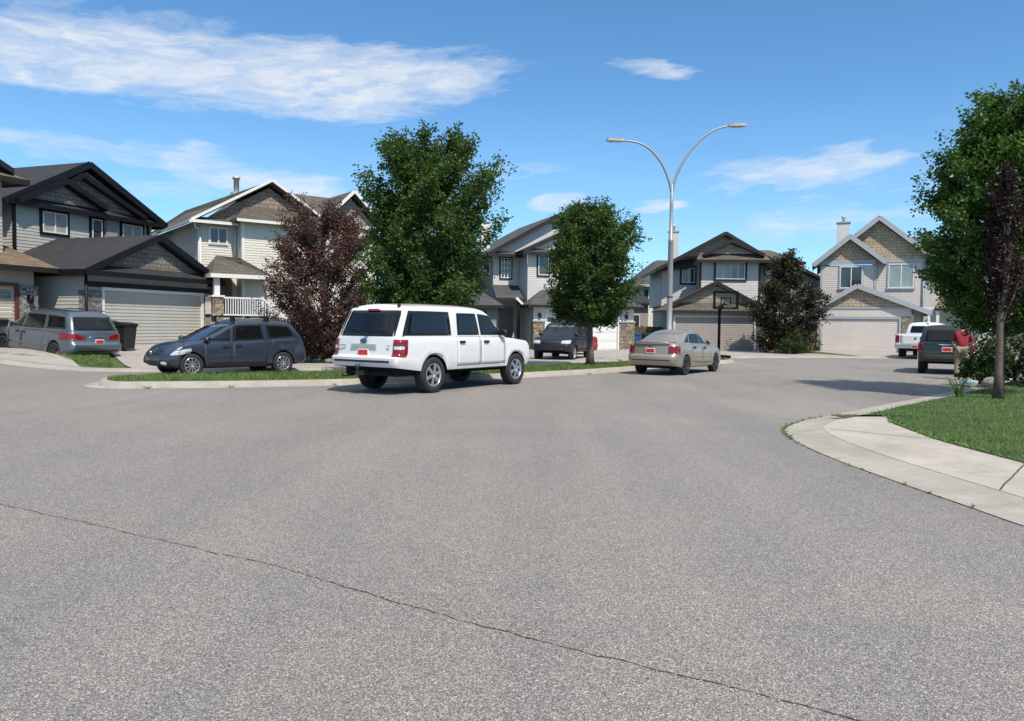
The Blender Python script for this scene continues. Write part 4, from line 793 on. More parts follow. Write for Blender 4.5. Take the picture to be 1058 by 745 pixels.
    if 'pair' in P:
        for f, sh, q, nm, m, k, of in P['pair']:
            S_ = low if sh == 'l' else gh
            for sg in (1, -1): patch(S_, f, [(a * sg, b) for a, b in q], nm, m, root, of, k)
    x, z = P['mirror']; 
    for sg in (-1, 1):
        y = gh.side_y(x, z) if P.get('mirror_gh', True) else low.side_y(x, z); mb = MB(); c = (x - .02, sg * (y + .13), z + .02); mb.blob(c, (.07, .115, .085), 0); mb.bar((x, sg * (y - .03), z - .03), (x, sg * (y + .06), z - .02), .06, .05); mi = mb.build('mirror', P.get('mm', P['paint']), root)
        mb = MB(); mb.box(c[0] - .078, c[0] - .068, c[1] - .085, c[1] + .085, c[2] - .055, c[2] + .055); mb.build('mirror_glass', GLASSM, mi)
    if 'plate' in P:
        f, z = P['plate']; x = low.end_x(0, z, f == 'front'); sg = 1 if f == 'front' else -1; o0 = P.get('plate_off', .012); a, b = sorted((x + sg * (o0 - .01), x + sg * (o0 + .012))); y0 = P.get('plate_y', 0)
        mb = MB(); mb.box(a, b, y0 - .155, y0 + .155, z - .08, z + .08); p = mb.build('licence_plate', PLATEW, root); xx = b if sg > 0 else a; a, b = sorted((xx, xx + sg * .004)); mb = MB(); mb.box(a, b, y0 - .135, y0 + .135, z - .055, z + .055); mb.build('plate_field', PLATER, p)
    return root, low, gh
def part_box(root, name, m, *b):
    mb = MB(); mb.box(*b); return mb.build(name, m, root)

# white extended full-size wagon in front of the boulevard tree
WHITEP = paint('white_paint', (.66, .66, .655), 0, .35)
P = dict(wb=3.33, fo=.98, ro=1.30, w=2.0, r=.40, tw=.26, sill=.50, paint=WHITEP, spokes=6, arch=.47, flare=.03,
    top=[(-3, 1.24), (-1, 1.235), (.9, 1.225), (1.35, 1.20), (2.1, 1.13), (2.6, 1.06)], roof=[(-3, 1.86), (-2, 1.92), (-.6, 1.935), (.3, 1.905), (.75, 1.84), (1.4, 1.7)], crown=.05, rcrown=.055,
    low=[(0, .02, .10, .045), (.10, -.02, .0, .02), (.30, -.02, .0, .0), (.36, .05, .02, .0), (.40, .10, .03, .0), (.75, .12, .05, .005), (.92, .14, .10, .02), (1, .15, .17, .045)], rcr=.14, rcf=.30, bowr=.06, bowf=.14, tf=.06, tr=.02,
    gh=[(0, -2.82, 1.50, .955), (.12, -2.80, 1.38, .945), (.84, -2.56, .72, .865), (.94, -2.52, .58, .82), (1, -2.44, .40, .73)], grr=.12, grf=.12, gbr=.06, gbf=.18,
    glass=[('rear', [(-.94, 1.255), (.94, 1.255), (.85, 1.815), (-.85, 1.815)], .04, GLASSD), ('front', [(-.74, 1.27), (.74, 1.27), (.64, 1.78), (-.64, 1.78)], .04, GLASSM),
           ('side', [(-2.785, 1.27), (-1.02, 1.27), (-1.04, 1.81), (-2.55, 1.81)], .06, GLASSD), ('side', [(-.80, 1.28), (.06, 1.28), (-.02, 1.79), (-.76, 1.79)], .05, GLASSD), ('side', [(.12, 1.28), (1.08, 1.28), (.62, 1.74), (.06, 1.79)], .05, GLASSM)],
    doors=[([(-.84, .58), (.08, .58), (.08, 1.235), (-.84, 1.235)], (-.66, 1.12)), ([(.11, .58), (1.12, .58), (1.12, 1.225), (.11, 1.225)], (.30, 1.12))],
    patches=[('rear', 'l', [(-.80, .745), (.80, .745), (.80, .70), (-.80, .70)], 'bumper_step', DARK, 0, .012), ('rear', 'g', [(-.17, 1.80), (.17, 1.80), (.17, 1.845), (-.17, 1.845)], 'brake_light', REDL, .1, .03),
             ('front', 'l', [(-.5, .80), (.5, .80), (.5, 1.02), (-.5, 1.02)], 'grille', DARK, .05, .01)],
    pair=[('front', 'l', [(.58, .82), (.86, .82), (.86, 1.02), (.58, 1.02)], 'headlight', CLEARL, .1, .012)],
    mirror=(.98, 1.32), mm=DARK, plate=('rear', .905), plate_off=.02)
ex, low, gh = car('sport_utility_wagon', 'long white sport utility wagon with tinted rear glass parked along the island kerb', 'car', (-1.62, 18.95), (.55, .835), P)
def tail(sh, root, z0, z1, yo, wrap, m=REDL, name='tail_light', xoff=.0, off=.014, k=.06):
    """wrap-round tail lamp: one mesh over the rear corner"""
    for sg in (1, -1):
        mb = MB(); rows = []
        yi = yo; pts = []
        for i in range(6): pts.append(('r', lerp(yi, 1e3, 0) + i * 0, i))
        prof = []
        for i in range(9):
            q = i / 8
            prof.append(q)
        for j in range(7):
            z = lerp(z0, z1, j / 6); row = []
            t = sh.t_of(sh.rings[0][1] + .1, z); xr, xf, w_, wf, wr, af, ar = sh.ends(sh.t_of(sh.at(.5)[0] + .02, z))
            for i in range(5): y = lerp(yo, wr - sh.rcr, i / 4); row.append((xr + sh.bowr * (y / wr) ** 2 - off, y))
            for i in range(1, 6): a = math.pi / 2 * i / 5; row.append((ar + sh.rcr - (sh.rcr + off) * math.cos(a), wr - sh.rcr + (sh.rcr + off) * math.sin(a)))
            for i in range(1, 4): x = ar + sh.rcr + wrap * i / 3; row.append((x, sh.side_y(x, z) + off))
            rows.append([mb.vert((x, sg * y, z)) for x, y in row])
        for A, B in zip(rows, rows[1:]):
            for q in range(len(A) - 1): mb.face((A[q], A[q + 1], B[q + 1], B[q]), True)
        n = len(rows[0]); inn = [[mb.vert((mb.v[i][0] + .03, mb.v[i][1] - sg * .03, mb.v[i][2])) for i in r_] for r_ in (rows[0], rows[-1])]
        for r_, q in ((rows[0], inn[0]), (rows[-1], inn[1])):
            for i in range(n - 1): mb.face((r_[i], r_[i + 1], q[i + 1], q[i]))
        o = mb.build(name, m, root)
    return o
tail(low, ex, .83, 1.19, .80, .10)
x0 = low.end_x(0, 1.05, False)
tail(low, ex, .985, 1.045, .83, .0, CLEARL, 'reverse_light', 0, .018)
mb = MB(); mb.box(x0 - .035, x0 - .006, -.36, .36, 1.01, 1.085); mb.build('chrome_garnish', CHROME, ex)
mb = MB(); mb.lathe([(0, -.006), (.09, -.004), (.10, .0), (.10, .012)], 24, axis='z'); o = mb.build('badge', mat('badge_blue', (.02, .05, .16), .25, coat=1), ex, (x0 - .028, 0, 1.155)); o.rotation_euler = (0, R(90), 0); o.scale = (.5, 1.0, 1)
mb = MB(); mb.bar((gh.end_x(-.1, 1.30, False) - .03, -.05, 1.30), (gh.end_x(.33, 1.42, False) - .03, .42, 1.42), .012, .02); mb.box(-2.86, -2.80, -.1, -.02, 1.27, 1.32); mb.build('rear_wiper', DARK, ex)
part_box(ex, 'badge_lettering', CHROME, x0 - .012, x0, .55, .76, 1.03, 1.065); part_box(ex, 'badge_lettering', CHROME, x0 - .012, x0, -.74, -.66, 1.04, 1.065)
mb = MB(); mb.box(low.rings[0][1] - .12, low.rings[0][1] + .3, -.05, .05, .42, .52); mb.lathe([(0, 0), (.03, 0), (.03, .06), (.05, .09), (.05, .14), (0, .16)], 10, (low.rings[0][1] - .1, 0, .5), 'z'); mb.build('tow_hitch', STEEL, ex)
mb = MB(); mb.tube([(-2.5, .45, .42), (-2.9, .5, .40), (-2.98, .55, .40)], .035, 8); mb.build('exhaust_pipe', STEEL, ex)
for yy in (.62, -.62): mb = MB(); mb.box(-2.46, -2.40, yy - .02, yy + .02, 1.88, 1.97); mb.build('rail_end', DARK, ex)

# slate minivan with roof bars, three-quarter front
SLATE = paint('slate_paint', (.040, .052, .078), .45, .32)
P = dict(wb=2.75, fo=.86, ro=.90, w=1.76, r=.325, tw=.21, sill=.27, paint=SLATE, spokes=10, arch=.375, flare=.022,
    top=[(-2.4, 1.08), (-1, 1.02), (.3, .95), (1.0, .97), (1.5, .93), (1.9, .83), (2.3, .70)], roof=[(-2.4, 1.50), (-1.8, 1.56), (-.7, 1.60), (.0, 1.585), (.4, 1.52), (.8, 1.4)], crown=.05, rcrown=.05,
    low=[(0, .06, .14, .05), (.10, .0, .02, .015), (.35, -.02, .0, .0), (.55, .02, .02, .0), (.75, .08, .08, .0), (.92, .12, .18, .015), (1, .14, .27, .045)], rcr=.26, rcf=.40, bowr=.08, bowf=.24, tf=.08, tr=.05,
    gh=[(0, -2.14, 1.48, .83), (.12, -2.10, 1.28, .82), (.80, -1.86, .40, .70), (.92, -1.78, .22, .64), (1, -1.66, .02, .55)], grr=.16, grf=.14, gbr=.08, gbf=.26, gtf=.09,
    glass=[('front', [(-.66, 1.0), (.66, 1.0), (.55, 1.46), (-.55, 1.46)], .04, GLASSL), ('rear', [(-.62, 1.12), (.62, 1.12), (.54, 1.46), (-.54, 1.46)], .06, GLASSD),
           ('side', [(.28, 1.0), (1.10, 1.02), (.42, 1.40), (.22, 1.44)], .05, GLASSM), ('side', [(-.78, 1.05), (.20, 1.0), (.14, 1.45), (-.74, 1.47)], .05, GLASSD), ('side', [(-1.80, 1.13), (-.88, 1.06), (-.84, 1.47), (-1.62, 1.43)], .1, GLASSD)],
    doors=[([(.26, .36), (1.02, .36), (1.06, .95), (.26, .93)], (.42, .84)), ([(-.84, .36), (.22, .36), (.22, .94), (-.84, 1.0)], (.05, .86))],
    patches=[('front', 'l', [(-.52, .30), (.52, .30), (.46, .46), (-.46, .46)], 'lower_grille', DARK, .1, .012), ('front', 'l', [(-.30, .60), (.30, .60), (.40, .69), (-.40, .69)], 'grille', DARK, .3, .012),
             ('side', 'l', [(-1.0, .28), (1.0, .28), (1.0, .34), (-1.0, .34)], 'side_skirt', DARK, 0, .008)],
    pair=[('front', 'l', [(.60, .32), (.74, .34), (.74, .44), (.60, .44)], 'fog_lamp', CLEARL, .8, .018), ('front', 'l', [(.50, .28), (.80, .28), (.78, .48), (.52, .48)], 'fog_surround', DARK, .5, .008)],
    mirror=(1.0, 1.03), plate=('rear', .8), hm=SLATE)
mz, low, gh = car('minivan', 'slate grey minivan with black roof bars and swept headlights parked behind the grass island', 'car', (-8.45, 22.75), (-.70, -.714), P)
for sg in (1, -1):
    fc = 'L' if sg > 0 else 'R'; patch(low, fc, [(1.40, .64), (1.98, .60), (1.86, .72), (1.40, .80)], 'headlight', CLEARL, mz, .012, .3)
x0 = low.end_x(0, .65, True); mb = MB(); mb.lathe([(.055, -.008), (.075, -.008), (.075, .01), (.055, .01)], 20, axis='z'); mb.bar((0, -.055, 0), (.02, 0, 0), .014, .015); mb.bar((0, .055, 0), (.02, 0, 0), .014, .015); o = mb.build('badge', CHROME, mz, (x0 + .02, 0, .655)); o.rotation_euler = (0, R(90), 0)
for xx in (-.95, .1):
    mb = MB(); z = 1.70; mb.tube([(xx, -.72, z), (xx, .72, z)], .024, 8)
    for sg in (-1, 1): mb.box(xx - .06, xx + .06, sg * .60 - .05, sg * .60 + .05, 1.53, z + .02)
    mb.build('roof_bar', DARK, mz)
patch(low, 'rear', [(.50, .74), (.62, .74), (.60, .98), (.52, .98)], 'tail_light', REDL, mz, .01, .1); patch(low, 'rear', [(-.50, .74), (-.62, .74), (-.60, .98), (-.52, .98)], 'tail_light', REDL, mz, .01, .1)

# blue grey minivan, rear three-quarter
BLUEG = paint('blue_grey_paint', (.11, .145, .185), .5, .32)
P = dict(wb=3.03, fo=.95, ro=1.05, w=1.92, r=.335, tw=.215, sill=.27, paint=BLUEG, spokes=7, rimm=STEEL, arch=.39, flare=.02,
    top=[(-2.8, 1.08), (-1, 1.03), (.5, 1.0), (1.2, 1.0), (1.7, .93), (2.3, .80), (2.6, .7)], roof=[(-2.8, 1.62), (-1.9, 1.68), (-.6, 1.70), (.2, 1.67), (.7, 1.58), (1.1, 1.4)], crown=.05, rcrown=.05,
    low=[(0, .08, .14, .05), (.10, .0, .02, .015), (.40, -.02, .0, .0), (.48, .05, .02, .0), (.55, .09, .05, .0), (.80, .12, .10, .005), (.92, .13, .18, .015), (1, .15, .27, .045)], rcr=.22, rcf=.40, bowr=.09, bowf=.22, tf=.08, tr=.04,
    gh=[(0, -2.42, 1.75, .90), (.12, -2.40, 1.55, .89), (.80, -2.14, .62, .76), (.92, -2.06, .42, .70), (1, -1.94, .2, .60)], grr=.16, grf=.14, gbr=.09, gbf=.24, gtf=.07,
    glass=[('front', [(-.7, 1.05), (.7, 1.05), (.6, 1.55), (-.6, 1.55)], .04, GLASSM), ('rear', [(-.76, 1.12), (.76, 1.12), (.66, 1.56), (-.66, 1.56)], .06, GLASSD),
           ('side', [(.45, 1.06), (1.30, 1.06), (.62, 1.50), (.40, 1.52)], .05, GLASSM), ('side', [(-.86, 1.08), (.37, 1.06), (.32, 1.53), (-.82, 1.55)], .05, GLASSD), ('side', [(-2.05, 1.14), (-.94, 1.09), (-.90, 1.55), (-1.86, 1.54)], .08, GLASSD)],
    doors=[([(.42, .36), (1.10, .36), (1.14, .99), (.42, .98)], (.58, .9)), ([(-.94, .36), (.38, .36), (.38, .98), (-.94, 1.0)], (.2, .9))],
    patches=[('rear', 'l', [(-.30, .86), (.30, .86), (.30, .91), (-.30, .91)], 'chrome_garnish', CHROME, .1, .014), ('side', 'l', [(-1.05, .50), (1.05, .50), (1.05, .55), (-1.05, .55)], 'side_moulding', BLUEG, 0, .016), ('rear', 'l', [(-.82, .40), (.82, .40), (.80, .46), (-.80, .46)], 'bumper_step', DARK, 0, .004)],
    pair=[('rear', 'l', [(.42, .82), (.68, .80), (.68, .98), (.42, .94)], 'gate_lamp', REDL, .1, .012)],
    mirror=(1.2, 1.1), plate=('rear', .74), plate_off=.02, plate_y=-.05, pitch=R(-3.6))
sn, low, gh = car('minivan', 'blue grey minivan with dark wheels parked nose in left of the black carts', 'car', (-16.35, 27.45, .235), (-.88, .475), P)
tail(low, sn, .80, 1.0, .66, .34)
for sg in (-1, 1): mb = MB(); mb.bar((-1.8, sg * .68, 1.75), (.3, sg * .68, 1.74), .03, .025); mb.build('roof_rail', DARK, sn)

# navy compact sport utility on the light grey house's driveway
NAVY = paint('navy_paint', (.004, .008, .020), .0, .35, .25)
P = dict(wb=2.62, fo=.84, ro=.92, w=1.80, r=.35, tw=.22, sill=.40, paint=NAVY, spokes=5, arch=.41, flare=.03,
    top=[(-2.4, 1.10), (-1, 1.06), (.5, 1.04), (1.0, 1.05), (1.5, 1.02), (2.0, .95), (2.3, .88)], roof=[(-2.4, 1.66), (-1.6, 1.70), (-.5, 1.71), (.2, 1.68), (.6, 1.58), (.9, 1.4)], crown=.045, rcrown=.05,
    low=[(0, .04, .10, .03), (.10, -.02, .0, .01), (.40, -.02, .0, .0), (.48, .06, .02, .0), (.75, .09, .05, .005), (.92, .11, .12, .015), (1, .12, .20, .04)], rcr=.18, rcf=.30, bowr=.06, bowf=.14,
    gh=[(0, -2.12, 1.28, .84), (.12, -2.10, 1.16, .83), (.80, -1.92, .52, .74), (.92, -1.86, .38, .68), (1, -1.75, .2, .58)], gbf=.18,
    glass=[('front', [(-.66, 1.10), (.66, 1.10), (.56, 1.56), (-.56, 1.56)], .04, GLASSL), ('rear', [(-.66, 1.14), (.66, 1.14), (.6, 1.56), (-.6, 1.56)], .04, GLASSD), ('side', [(.12, 1.10), (.92, 1.10), (.50, 1.50), (.08, 1.54)], .05, GLASSM), ('side', [(-.82, 1.10), (.05, 1.10), (.02, 1.55), (-.8, 1.56)], .05, GLASSM), ('side', [(-1.82, 1.14), (-.9, 1.11), (-.88, 1.56), (-1.7, 1.56)], .06, GLASSD)],
    doors=[([(.1, .5), (.86, .5), (.9, 1.03), (.1, 1.02)], (.25, .94)), ([(-.82, .5), (.07, .5), (.07, 1.02), (-.82, 1.04)], (-.65, .95))],
    patches=[('front', 'l', [(-.36, .76), (.36, .76), (.38, .9), (-.38, .9)], 'grille', DARK, .1, .01), ('front', 'l', [(-.6, .46), (.6, .46), (.55, .58), (-.55, .58)], 'lower_grille', DARK, .1, .01), ('side', 'l', [(-.85, .44), (.85, .44), (.85, .56), (-.85, .56)], 'side_cladding', DARK, 0, .012)],
    pair=[('front', 'l', [(.46, .76), (.84, .76), (.86, .92), (.48, .90)], 'headlight', CLEARL, .2, .014)],
    mirror=(.9, 1.14), plate=('rear', .9), mm=DARK)
tb, low, gh = car('compact_suv', 'navy compact sport utility facing the street in the shade of the smaller boulevard tree', 'car', (2.35, 35.0), (-.34, -.94), P)
for xx in (-1.2, -.1): mb = MB(); mb.tube([(xx, -.66, 1.80), (xx, .66, 1.80)], .016, 8); mb.box(xx - .03, xx + .03, -.64, -.58, 1.68, 1.80); mb.box(xx - .03, xx + .03, .58, .64, 1.68, 1.80); mb.build('roof_bar', DARK, tb)
tail(low, tb, .75, 1.05, .72, .1)

# sedans
def sedan(paintm, rim, spokes, glass=GLASSM):
    return dict(wb=2.62, fo=.86, ro=.98, w=1.71, r=.31, tw=.20, sill=.25, paint=paintm, spokes=spokes, rimm=rim, arch=.355, flare=.02,
    top=[(-2.4, .96), (-2.0, 1.0), (-1.6, 1.01), (-.6, .955), (.5, .92), (1.0, .93), (1.4, .88), (1.9, .78), (2.3, .68)], roof=[(-2.2, 1.2), (-1.2, 1.36), (-.6, 1.41), (-.2, 1.415), (.3, 1.36), (.7, 1.2)], crown=.035, rcrown=.035,
    low=[(0, .08, .14, .05), (.10, .01, .02, .015), (.38, -.02, .0, .0), (.48, .0, .01, .0), (.53, .06, .04, .0), (.85, .08, .10, .01), (.94, .09, .18, .03), (1, .11, .26, .07)], rcr=.20, rcf=.36, bowr=.10, bowf=.20, tf=.07, tr=.05,
    gh=[(0, -1.86, 1.32, .77), (.12, -1.72, 1.14, .76), (.80, -1.02, .36, .62), (.92, -.84, .2, .57), (1, -.62, .0, .48)], grr=.14, grf=.12, gbr=.14, gbf=.22, gtf=.07, gtr=.12,
    glass=[('front', [(-.6, .97), (.6, .97), (.5, 1.32), (-.5, 1.32)], .04, glass), ('rear', [(-.60, 1.02), (.60, 1.02), (.48, 1.31), (-.48, 1.31)], .05, glass), ('side', [(.06, .99), (.86, .97), (.40, 1.28), (.04, 1.32)], .05, glass), ('side', [(-.92, 1.02), (-.01, .99), (-.02, 1.32), (-.72, 1.30)], .05, glass), ('side', [(-1.30, 1.05), (-.98, 1.03), (-.80, 1.29), (-.92, 1.24)], .02, glass)],
    doors=[([(.04, .36), (.84, .36), (.88, .91), (.04, .92)], (.18, .84)), ([(-.86, .42), (.01, .36), (.01, .92), (-.96, .95)], (-.7, .87))],
    patches=[('rear', 'l', [(-.80, .47), (.80, .47), (.80, .50), (-.80, .50)], 'bumper_groove', DARK, 0, .004), ('side', 'l', [(-.88, .56), (.88, .56), (.88, .60), (-.88, .60)], 'side_moulding', paintm, 0, .014), ('front', 'l', [(-.4, .56), (.4, .56), (.36, .66), (-.36, .66)], 'grille', DARK, .2, .01), ('front', 'l', [(-.5, .3), (.5, .3), (.5, .42), (-.5, .42)], 'lower_grille', DARK, .2, .01)],
    pair=[('front', 'l', [(.46, .54), (.78, .56), (.76, .70), (.5, .68)], 'headlight', CLEARL, .25, .012)], mirror=(.80, 1.0), plate=('rear', .78), plate_off=.02)
GOLD = paint('pale_gold_paint', (.37, .325, .26), .5, .34); REDP = paint('red_paint', (.36, .012, .018), .1, .3)
fs, low, gh = car('sedan', 'pale gold four door sedan with dark wheels parked at the end of the grass island', 'car', (5.62, 26.0), (.57, .82), sedan(GOLD, STEEL, 5, GLASSM))
tail(low, fs, .70, .93, .58, .12)
mb = MB(); mb.tube([(-2.14, -.60, .98), (-2.18, -.50, 1.03), (-2.22, -.2, 1.045), (-2.22, .2, 1.045), (-2.18, .50, 1.03), (-2.14, .60, .98)], [.025, .03, .034, .034, .03, .025], 8); mb.build('boot_spoiler', GOLD, fs)
x0 = low.end_x(0, .9, False); mb = MB(); mb.blob((x0 - .006, 0, .915), (.012, .06, .026), 0); mb.build('badge', MATS['badge_blue'], fs)
rd, low, gh = car('sedan', 'red car behind the smaller boulevard tree trunk, only its tail showing', 'car', (2.95, 41.6), (-.35, .94), sedan(REDP, ALLOY, 5))
tail(low, rd, .70, .93, .58, .12)

# dark green sport utility, rear view, right
DGREEN = paint('dark_green_paint', (.022, .028, .024), .35, .32)
P = dict(wb=2.64, fo=.82, ro=.92, w=1.80, r=.36, tw=.23, sill=.40, paint=DGREEN, spokes=5, arch=.43, flare=.03,
    top=[(-2.4, 1.10), (-1, 1.09), (.5, 1.07), (1.0, 1.07), (2.0, 1.0), (2.3, .95)], roof=[(-2.4, 1.62), (-1.6, 1.66), (-.5, 1.67), (.3, 1.64), (.7, 1.54), (1, 1.4)], crown=.03, rcrown=.04,
    low=[(0, .02, .08, .03), (.10, -.04, .0, .01), (.42, -.04, .0, .0), (.45, .03, .02, .0), (.50, .05, .03, .0), (.92, .07, .06, .01), (1, .08, .12, .03)], rcr=.14, rcf=.2, bowr=.05, bowf=.08, tf=.03,
    gh=[(0, -2.14, 1.2, .85), (.12, -2.13, 1.08, .84), (.80, -1.98, .60, .75), (.92, -1.94, .5, .70), (1, -1.86, .36, .62)], grr=.10,
    glass=[('rear', [(-.68, 1.13), (.68, 1.13), (.62, 1.52), (-.62, 1.52)], .08, GLASSM), ('front', [(-.64, 1.12), (.64, 1.12), (.58, 1.54), (-.58, 1.54)], .04, GLASSM), ('side', [(.1, 1.13), (.92, 1.13), (.6, 1.50), (.06, 1.53)], .05, GLASSM), ('side', [(-.82, 1.13), (.03, 1.13), (.02, 1.54), (-.8, 1.54)], .05, GLASSD), ('side', [(-1.85, 1.15), (-.9, 1.14), (-.88, 1.54), (-1.76, 1.54)], .05, GLASSD)],
    doors=[([(.1, .5), (.86, .5), (.9, 1.05), (.1, 1.05)], (.25, .97)), ([(-.82, .5), (.07, .5), (.07, 1.05), (-.82, 1.06)], (-.65, .98))],
    patches=[('rear', 'l', [(-.86, .44), (.86, .44), (.86, .68), (-.86, .68)], 'rear_bumper', mat('grey_plastic', (.035, .037, .037), .6), 0, .012), ('front', 'l', [(-.5, .8), (.5, .8), (.5, .98), (-.5, .98)], 'grille', DARK, 0, .01), ('rear', 'l', [(-.26, 1.0), (.26, 1.0), (.26, 1.04), (-.26, 1.04)], 'chrome_garnish', CHROME, .1, .014)],
    pair=[('front', 'l', [(.6, .8), (.8, .8), (.8, .98), (.6, .98)], 'headlight', CLEARL, .9, .012)],
    mirror=(.88, 1.18), plate=('rear', .86), plate_off=.02, plate_y=0.0, mm=DARK)
pt, low, gh = car('sport_utility', 'dark green sport utility seen from behind at the right kerb beside the person in red', 'car', (15.85, 28.0), (.50, .866), P)
tail(low, pt, .76, 1.08, .74, .10)
for sg in (-1, 1): mb = MB(); mb.bar((-1.7, sg * .64, 1.74), (.3, sg * .64, 1.74), .035, .03); mb.build('roof_rail', DARK, pt)
mb = MB(); mb.bar((gh.end_x(0, 1.14, False) - .03, .0, 1.14), (gh.end_x(-.35, 1.2, False) - .03, -.42, 1.2), .012, .02); mb.build('rear_wiper', DARK, pt)

# white pickup at the beige house
P = dict(wb=3.56, fo=.98, ro=1.25, w=2.0, r=.41, tw=.26, sill=.52, paint=WHITEP, spokes=6, arch=.48, flare=.035,
    top=[(-3.2, 1.30), (-1.0, 1.30), (-.6, 1.28), (1.0, 1.27), (1.8, 1.26), (2.6, 1.2), (2.8, 1.16)], roof=[(-1.2, 1.86), (-.6, 1.90), (.2, 1.90), (.8, 1.84), (1.4, 1.7)], crown=.02, rcrown=.05,
    low=[(0, .0, .08, .04), (.12, .0, .0, .015), (.3, .0, .0, .0), (.9, .02, .05, .005), (1, .03, .1, .02)], rcr=.10, rcf=.24, bowr=.02, bowf=.10, tf=.04, tr=.01,
    gh=[(0, -.92, 1.62, .93), (.12, -.92, 1.5, .92), (.80, -.80, .85, .83), (.92, -.74, .7, .77), (1, -.64, .5, .66)], grr=.10, gbr=.05,
    glass=[('rear', [(-.70, 1.36), (.70, 1.36), (.64, 1.74), (-.64, 1.74)], .06, GLASSD), ('front', [(-.74, 1.33), (.74, 1.33), (.64, 1.76), (-.64, 1.76)], .04, GLASSM), ('side', [(-.72, 1.34), (.12, 1.34), (.1, 1.74), (-.66, 1.74)], .05, GLASSD), ('side', [(.2, 1.34), (1.2, 1.34), (.78, 1.7), (.18, 1.74)], .05, GLASSM)],
    doors=[([(.16, .62), (1.2, .62), (1.2, 1.27), (.16, 1.27)], (.3, 1.15)), ([(-.82, .62), (.12, .62), (.12, 1.27), (-.82, 1.27)], (-.66, 1.15))],
    patches=[('rear', 'l', [(-.70, .80), (.70, .80), (.70, 1.25), (-.70, 1.25)], 'tailgate', WHITEP, .02, .02), ('front', 'l', [(-.5, .8), (.5, .8), (.5, 1.12), (-.5, 1.12)], 'grille', CHROME, .05, .01)],
    pair=[('rear', 'l', [(.76, .86), (.96, .86), (.96, 1.24), (.76, 1.24)], 'tail_light', REDL, .05, .02), ('front', 'l', [(.6, .85), (.85, .85), (.85, 1.1), (.6, 1.1)], 'headlight', CLEARL, .2, .012)], mirror=(1.1, 1.40), plate=('rear', .66), plate_off=.16, mm=DARK)
rm, low, gh = car('pickup_truck', 'white crew cab pickup with open tailgate end towards us in front of the beige house', 'pickup', (22.75, 42.2), (.62, .78), P)
x0 = low.rings[0][1]; mb = MB(); mb.box(x0 - .15, x0 + .05, -.95, .95, .56, .76); mb.build('rear_bumper', CHROME, rm)
mb = MB(); mb.box(x0 - .03, x0 - .022, -.04, .04, 1.03, 1.13); mb.build('badge', DARK, rm)
# ------------------------------------------------------------------ trees and shrubs
LEAF_G = leafmat('leaf_elm', (.022, .052, .011), (.044, .094, .017), (.10, .16, .036), .36); LEAF_G2 = leafmat('leaf_ash', (.028, .070, .014), (.054, .118, .021), (.11, .185, .042), .38); LEAF_P = leafmat('leaf_purple', (.038, .018, .016), (.075, .034, .030), (.15, .088, .074), .25)
LEAF_PD = leafmat('leaf_dark_purple', (.014, .008, .009), (.03, .014, .015), (.055, .028, .026), .25); LEAF_D = leafmat('leaf_dark_green', (.016, .018, .010), (.026, .028, .014), (.055, .05, .026), .25); LEAF_S = leafmat('leaf_shrub', (.014, .030, .008), (.026, .055, .013), (.055, .09, .022)); LEAF_B = leafmat('leaf_bright', (.03, .075, .012), (.05, .11, .018), (.09, .17, .03))
def leaf_mesh(name, m, parent, twigs, n, size, seed, droop=.3):
    """leaves as folded diamonds along the given twigs (start, end)"""
    rr = random.Random(seed); V = []; Fc = []; U = rr.uniform
    for a, b in twigs:
        d = b - a
        for _ in range(n):
            q = U(.05, 1.1); r = .35 * d.length * (1.05 - .45 * q); px, py, pz = a.x + d.x * q + rr.gauss(0, r * .55), a.y + d.y * q + rr.gauss(0, r * .55), a.z + d.z * q + rr.gauss(0, r * .5)
            ax, ay, az_ = rr.gauss(0, 1) + d.x, rr.gauss(0, 1) + d.y, rr.gauss(0, .7) - droop; l = math.sqrt(ax * ax + ay * ay + az_ * az_) or 1; s = size * U(.55, 1.35) / l; ax *= s; ay *= s; az_ *= s
            bx, by, bz = rr.gauss(0, 1), rr.gauss(0, 1), rr.gauss(0, .6); cx, cy, cz = ay * bz - az_ * by, az_ * bx - ax * bz, ax * by - ay * bx; l = math.sqrt(cx * cx + cy * cy + cz * cz) or 1; k = size * .32 / l; cx *= k; cy *= k; cz *= k
            i = len(V); V += [(px, py, pz), (px + ax * .5 + cx, py + ay * .5 + cy, pz + az_ * .5 + cz + size * .05), (px + ax, py + ay, pz + az_), (px + ax * .5 - cx, py + ay * .5 - cy, pz + az_ * .5 - cz + size * .05)]; Fc.append((i, i + 1, i + 2, i + 3))
    me = bpy.data.meshes.new(name); me.from_pydata(V, [], Fc); me.materials.append(m); me.update(); o = bpy.data.objects.new(name, me); COL.objects.link(o); o.parent = parent; return o
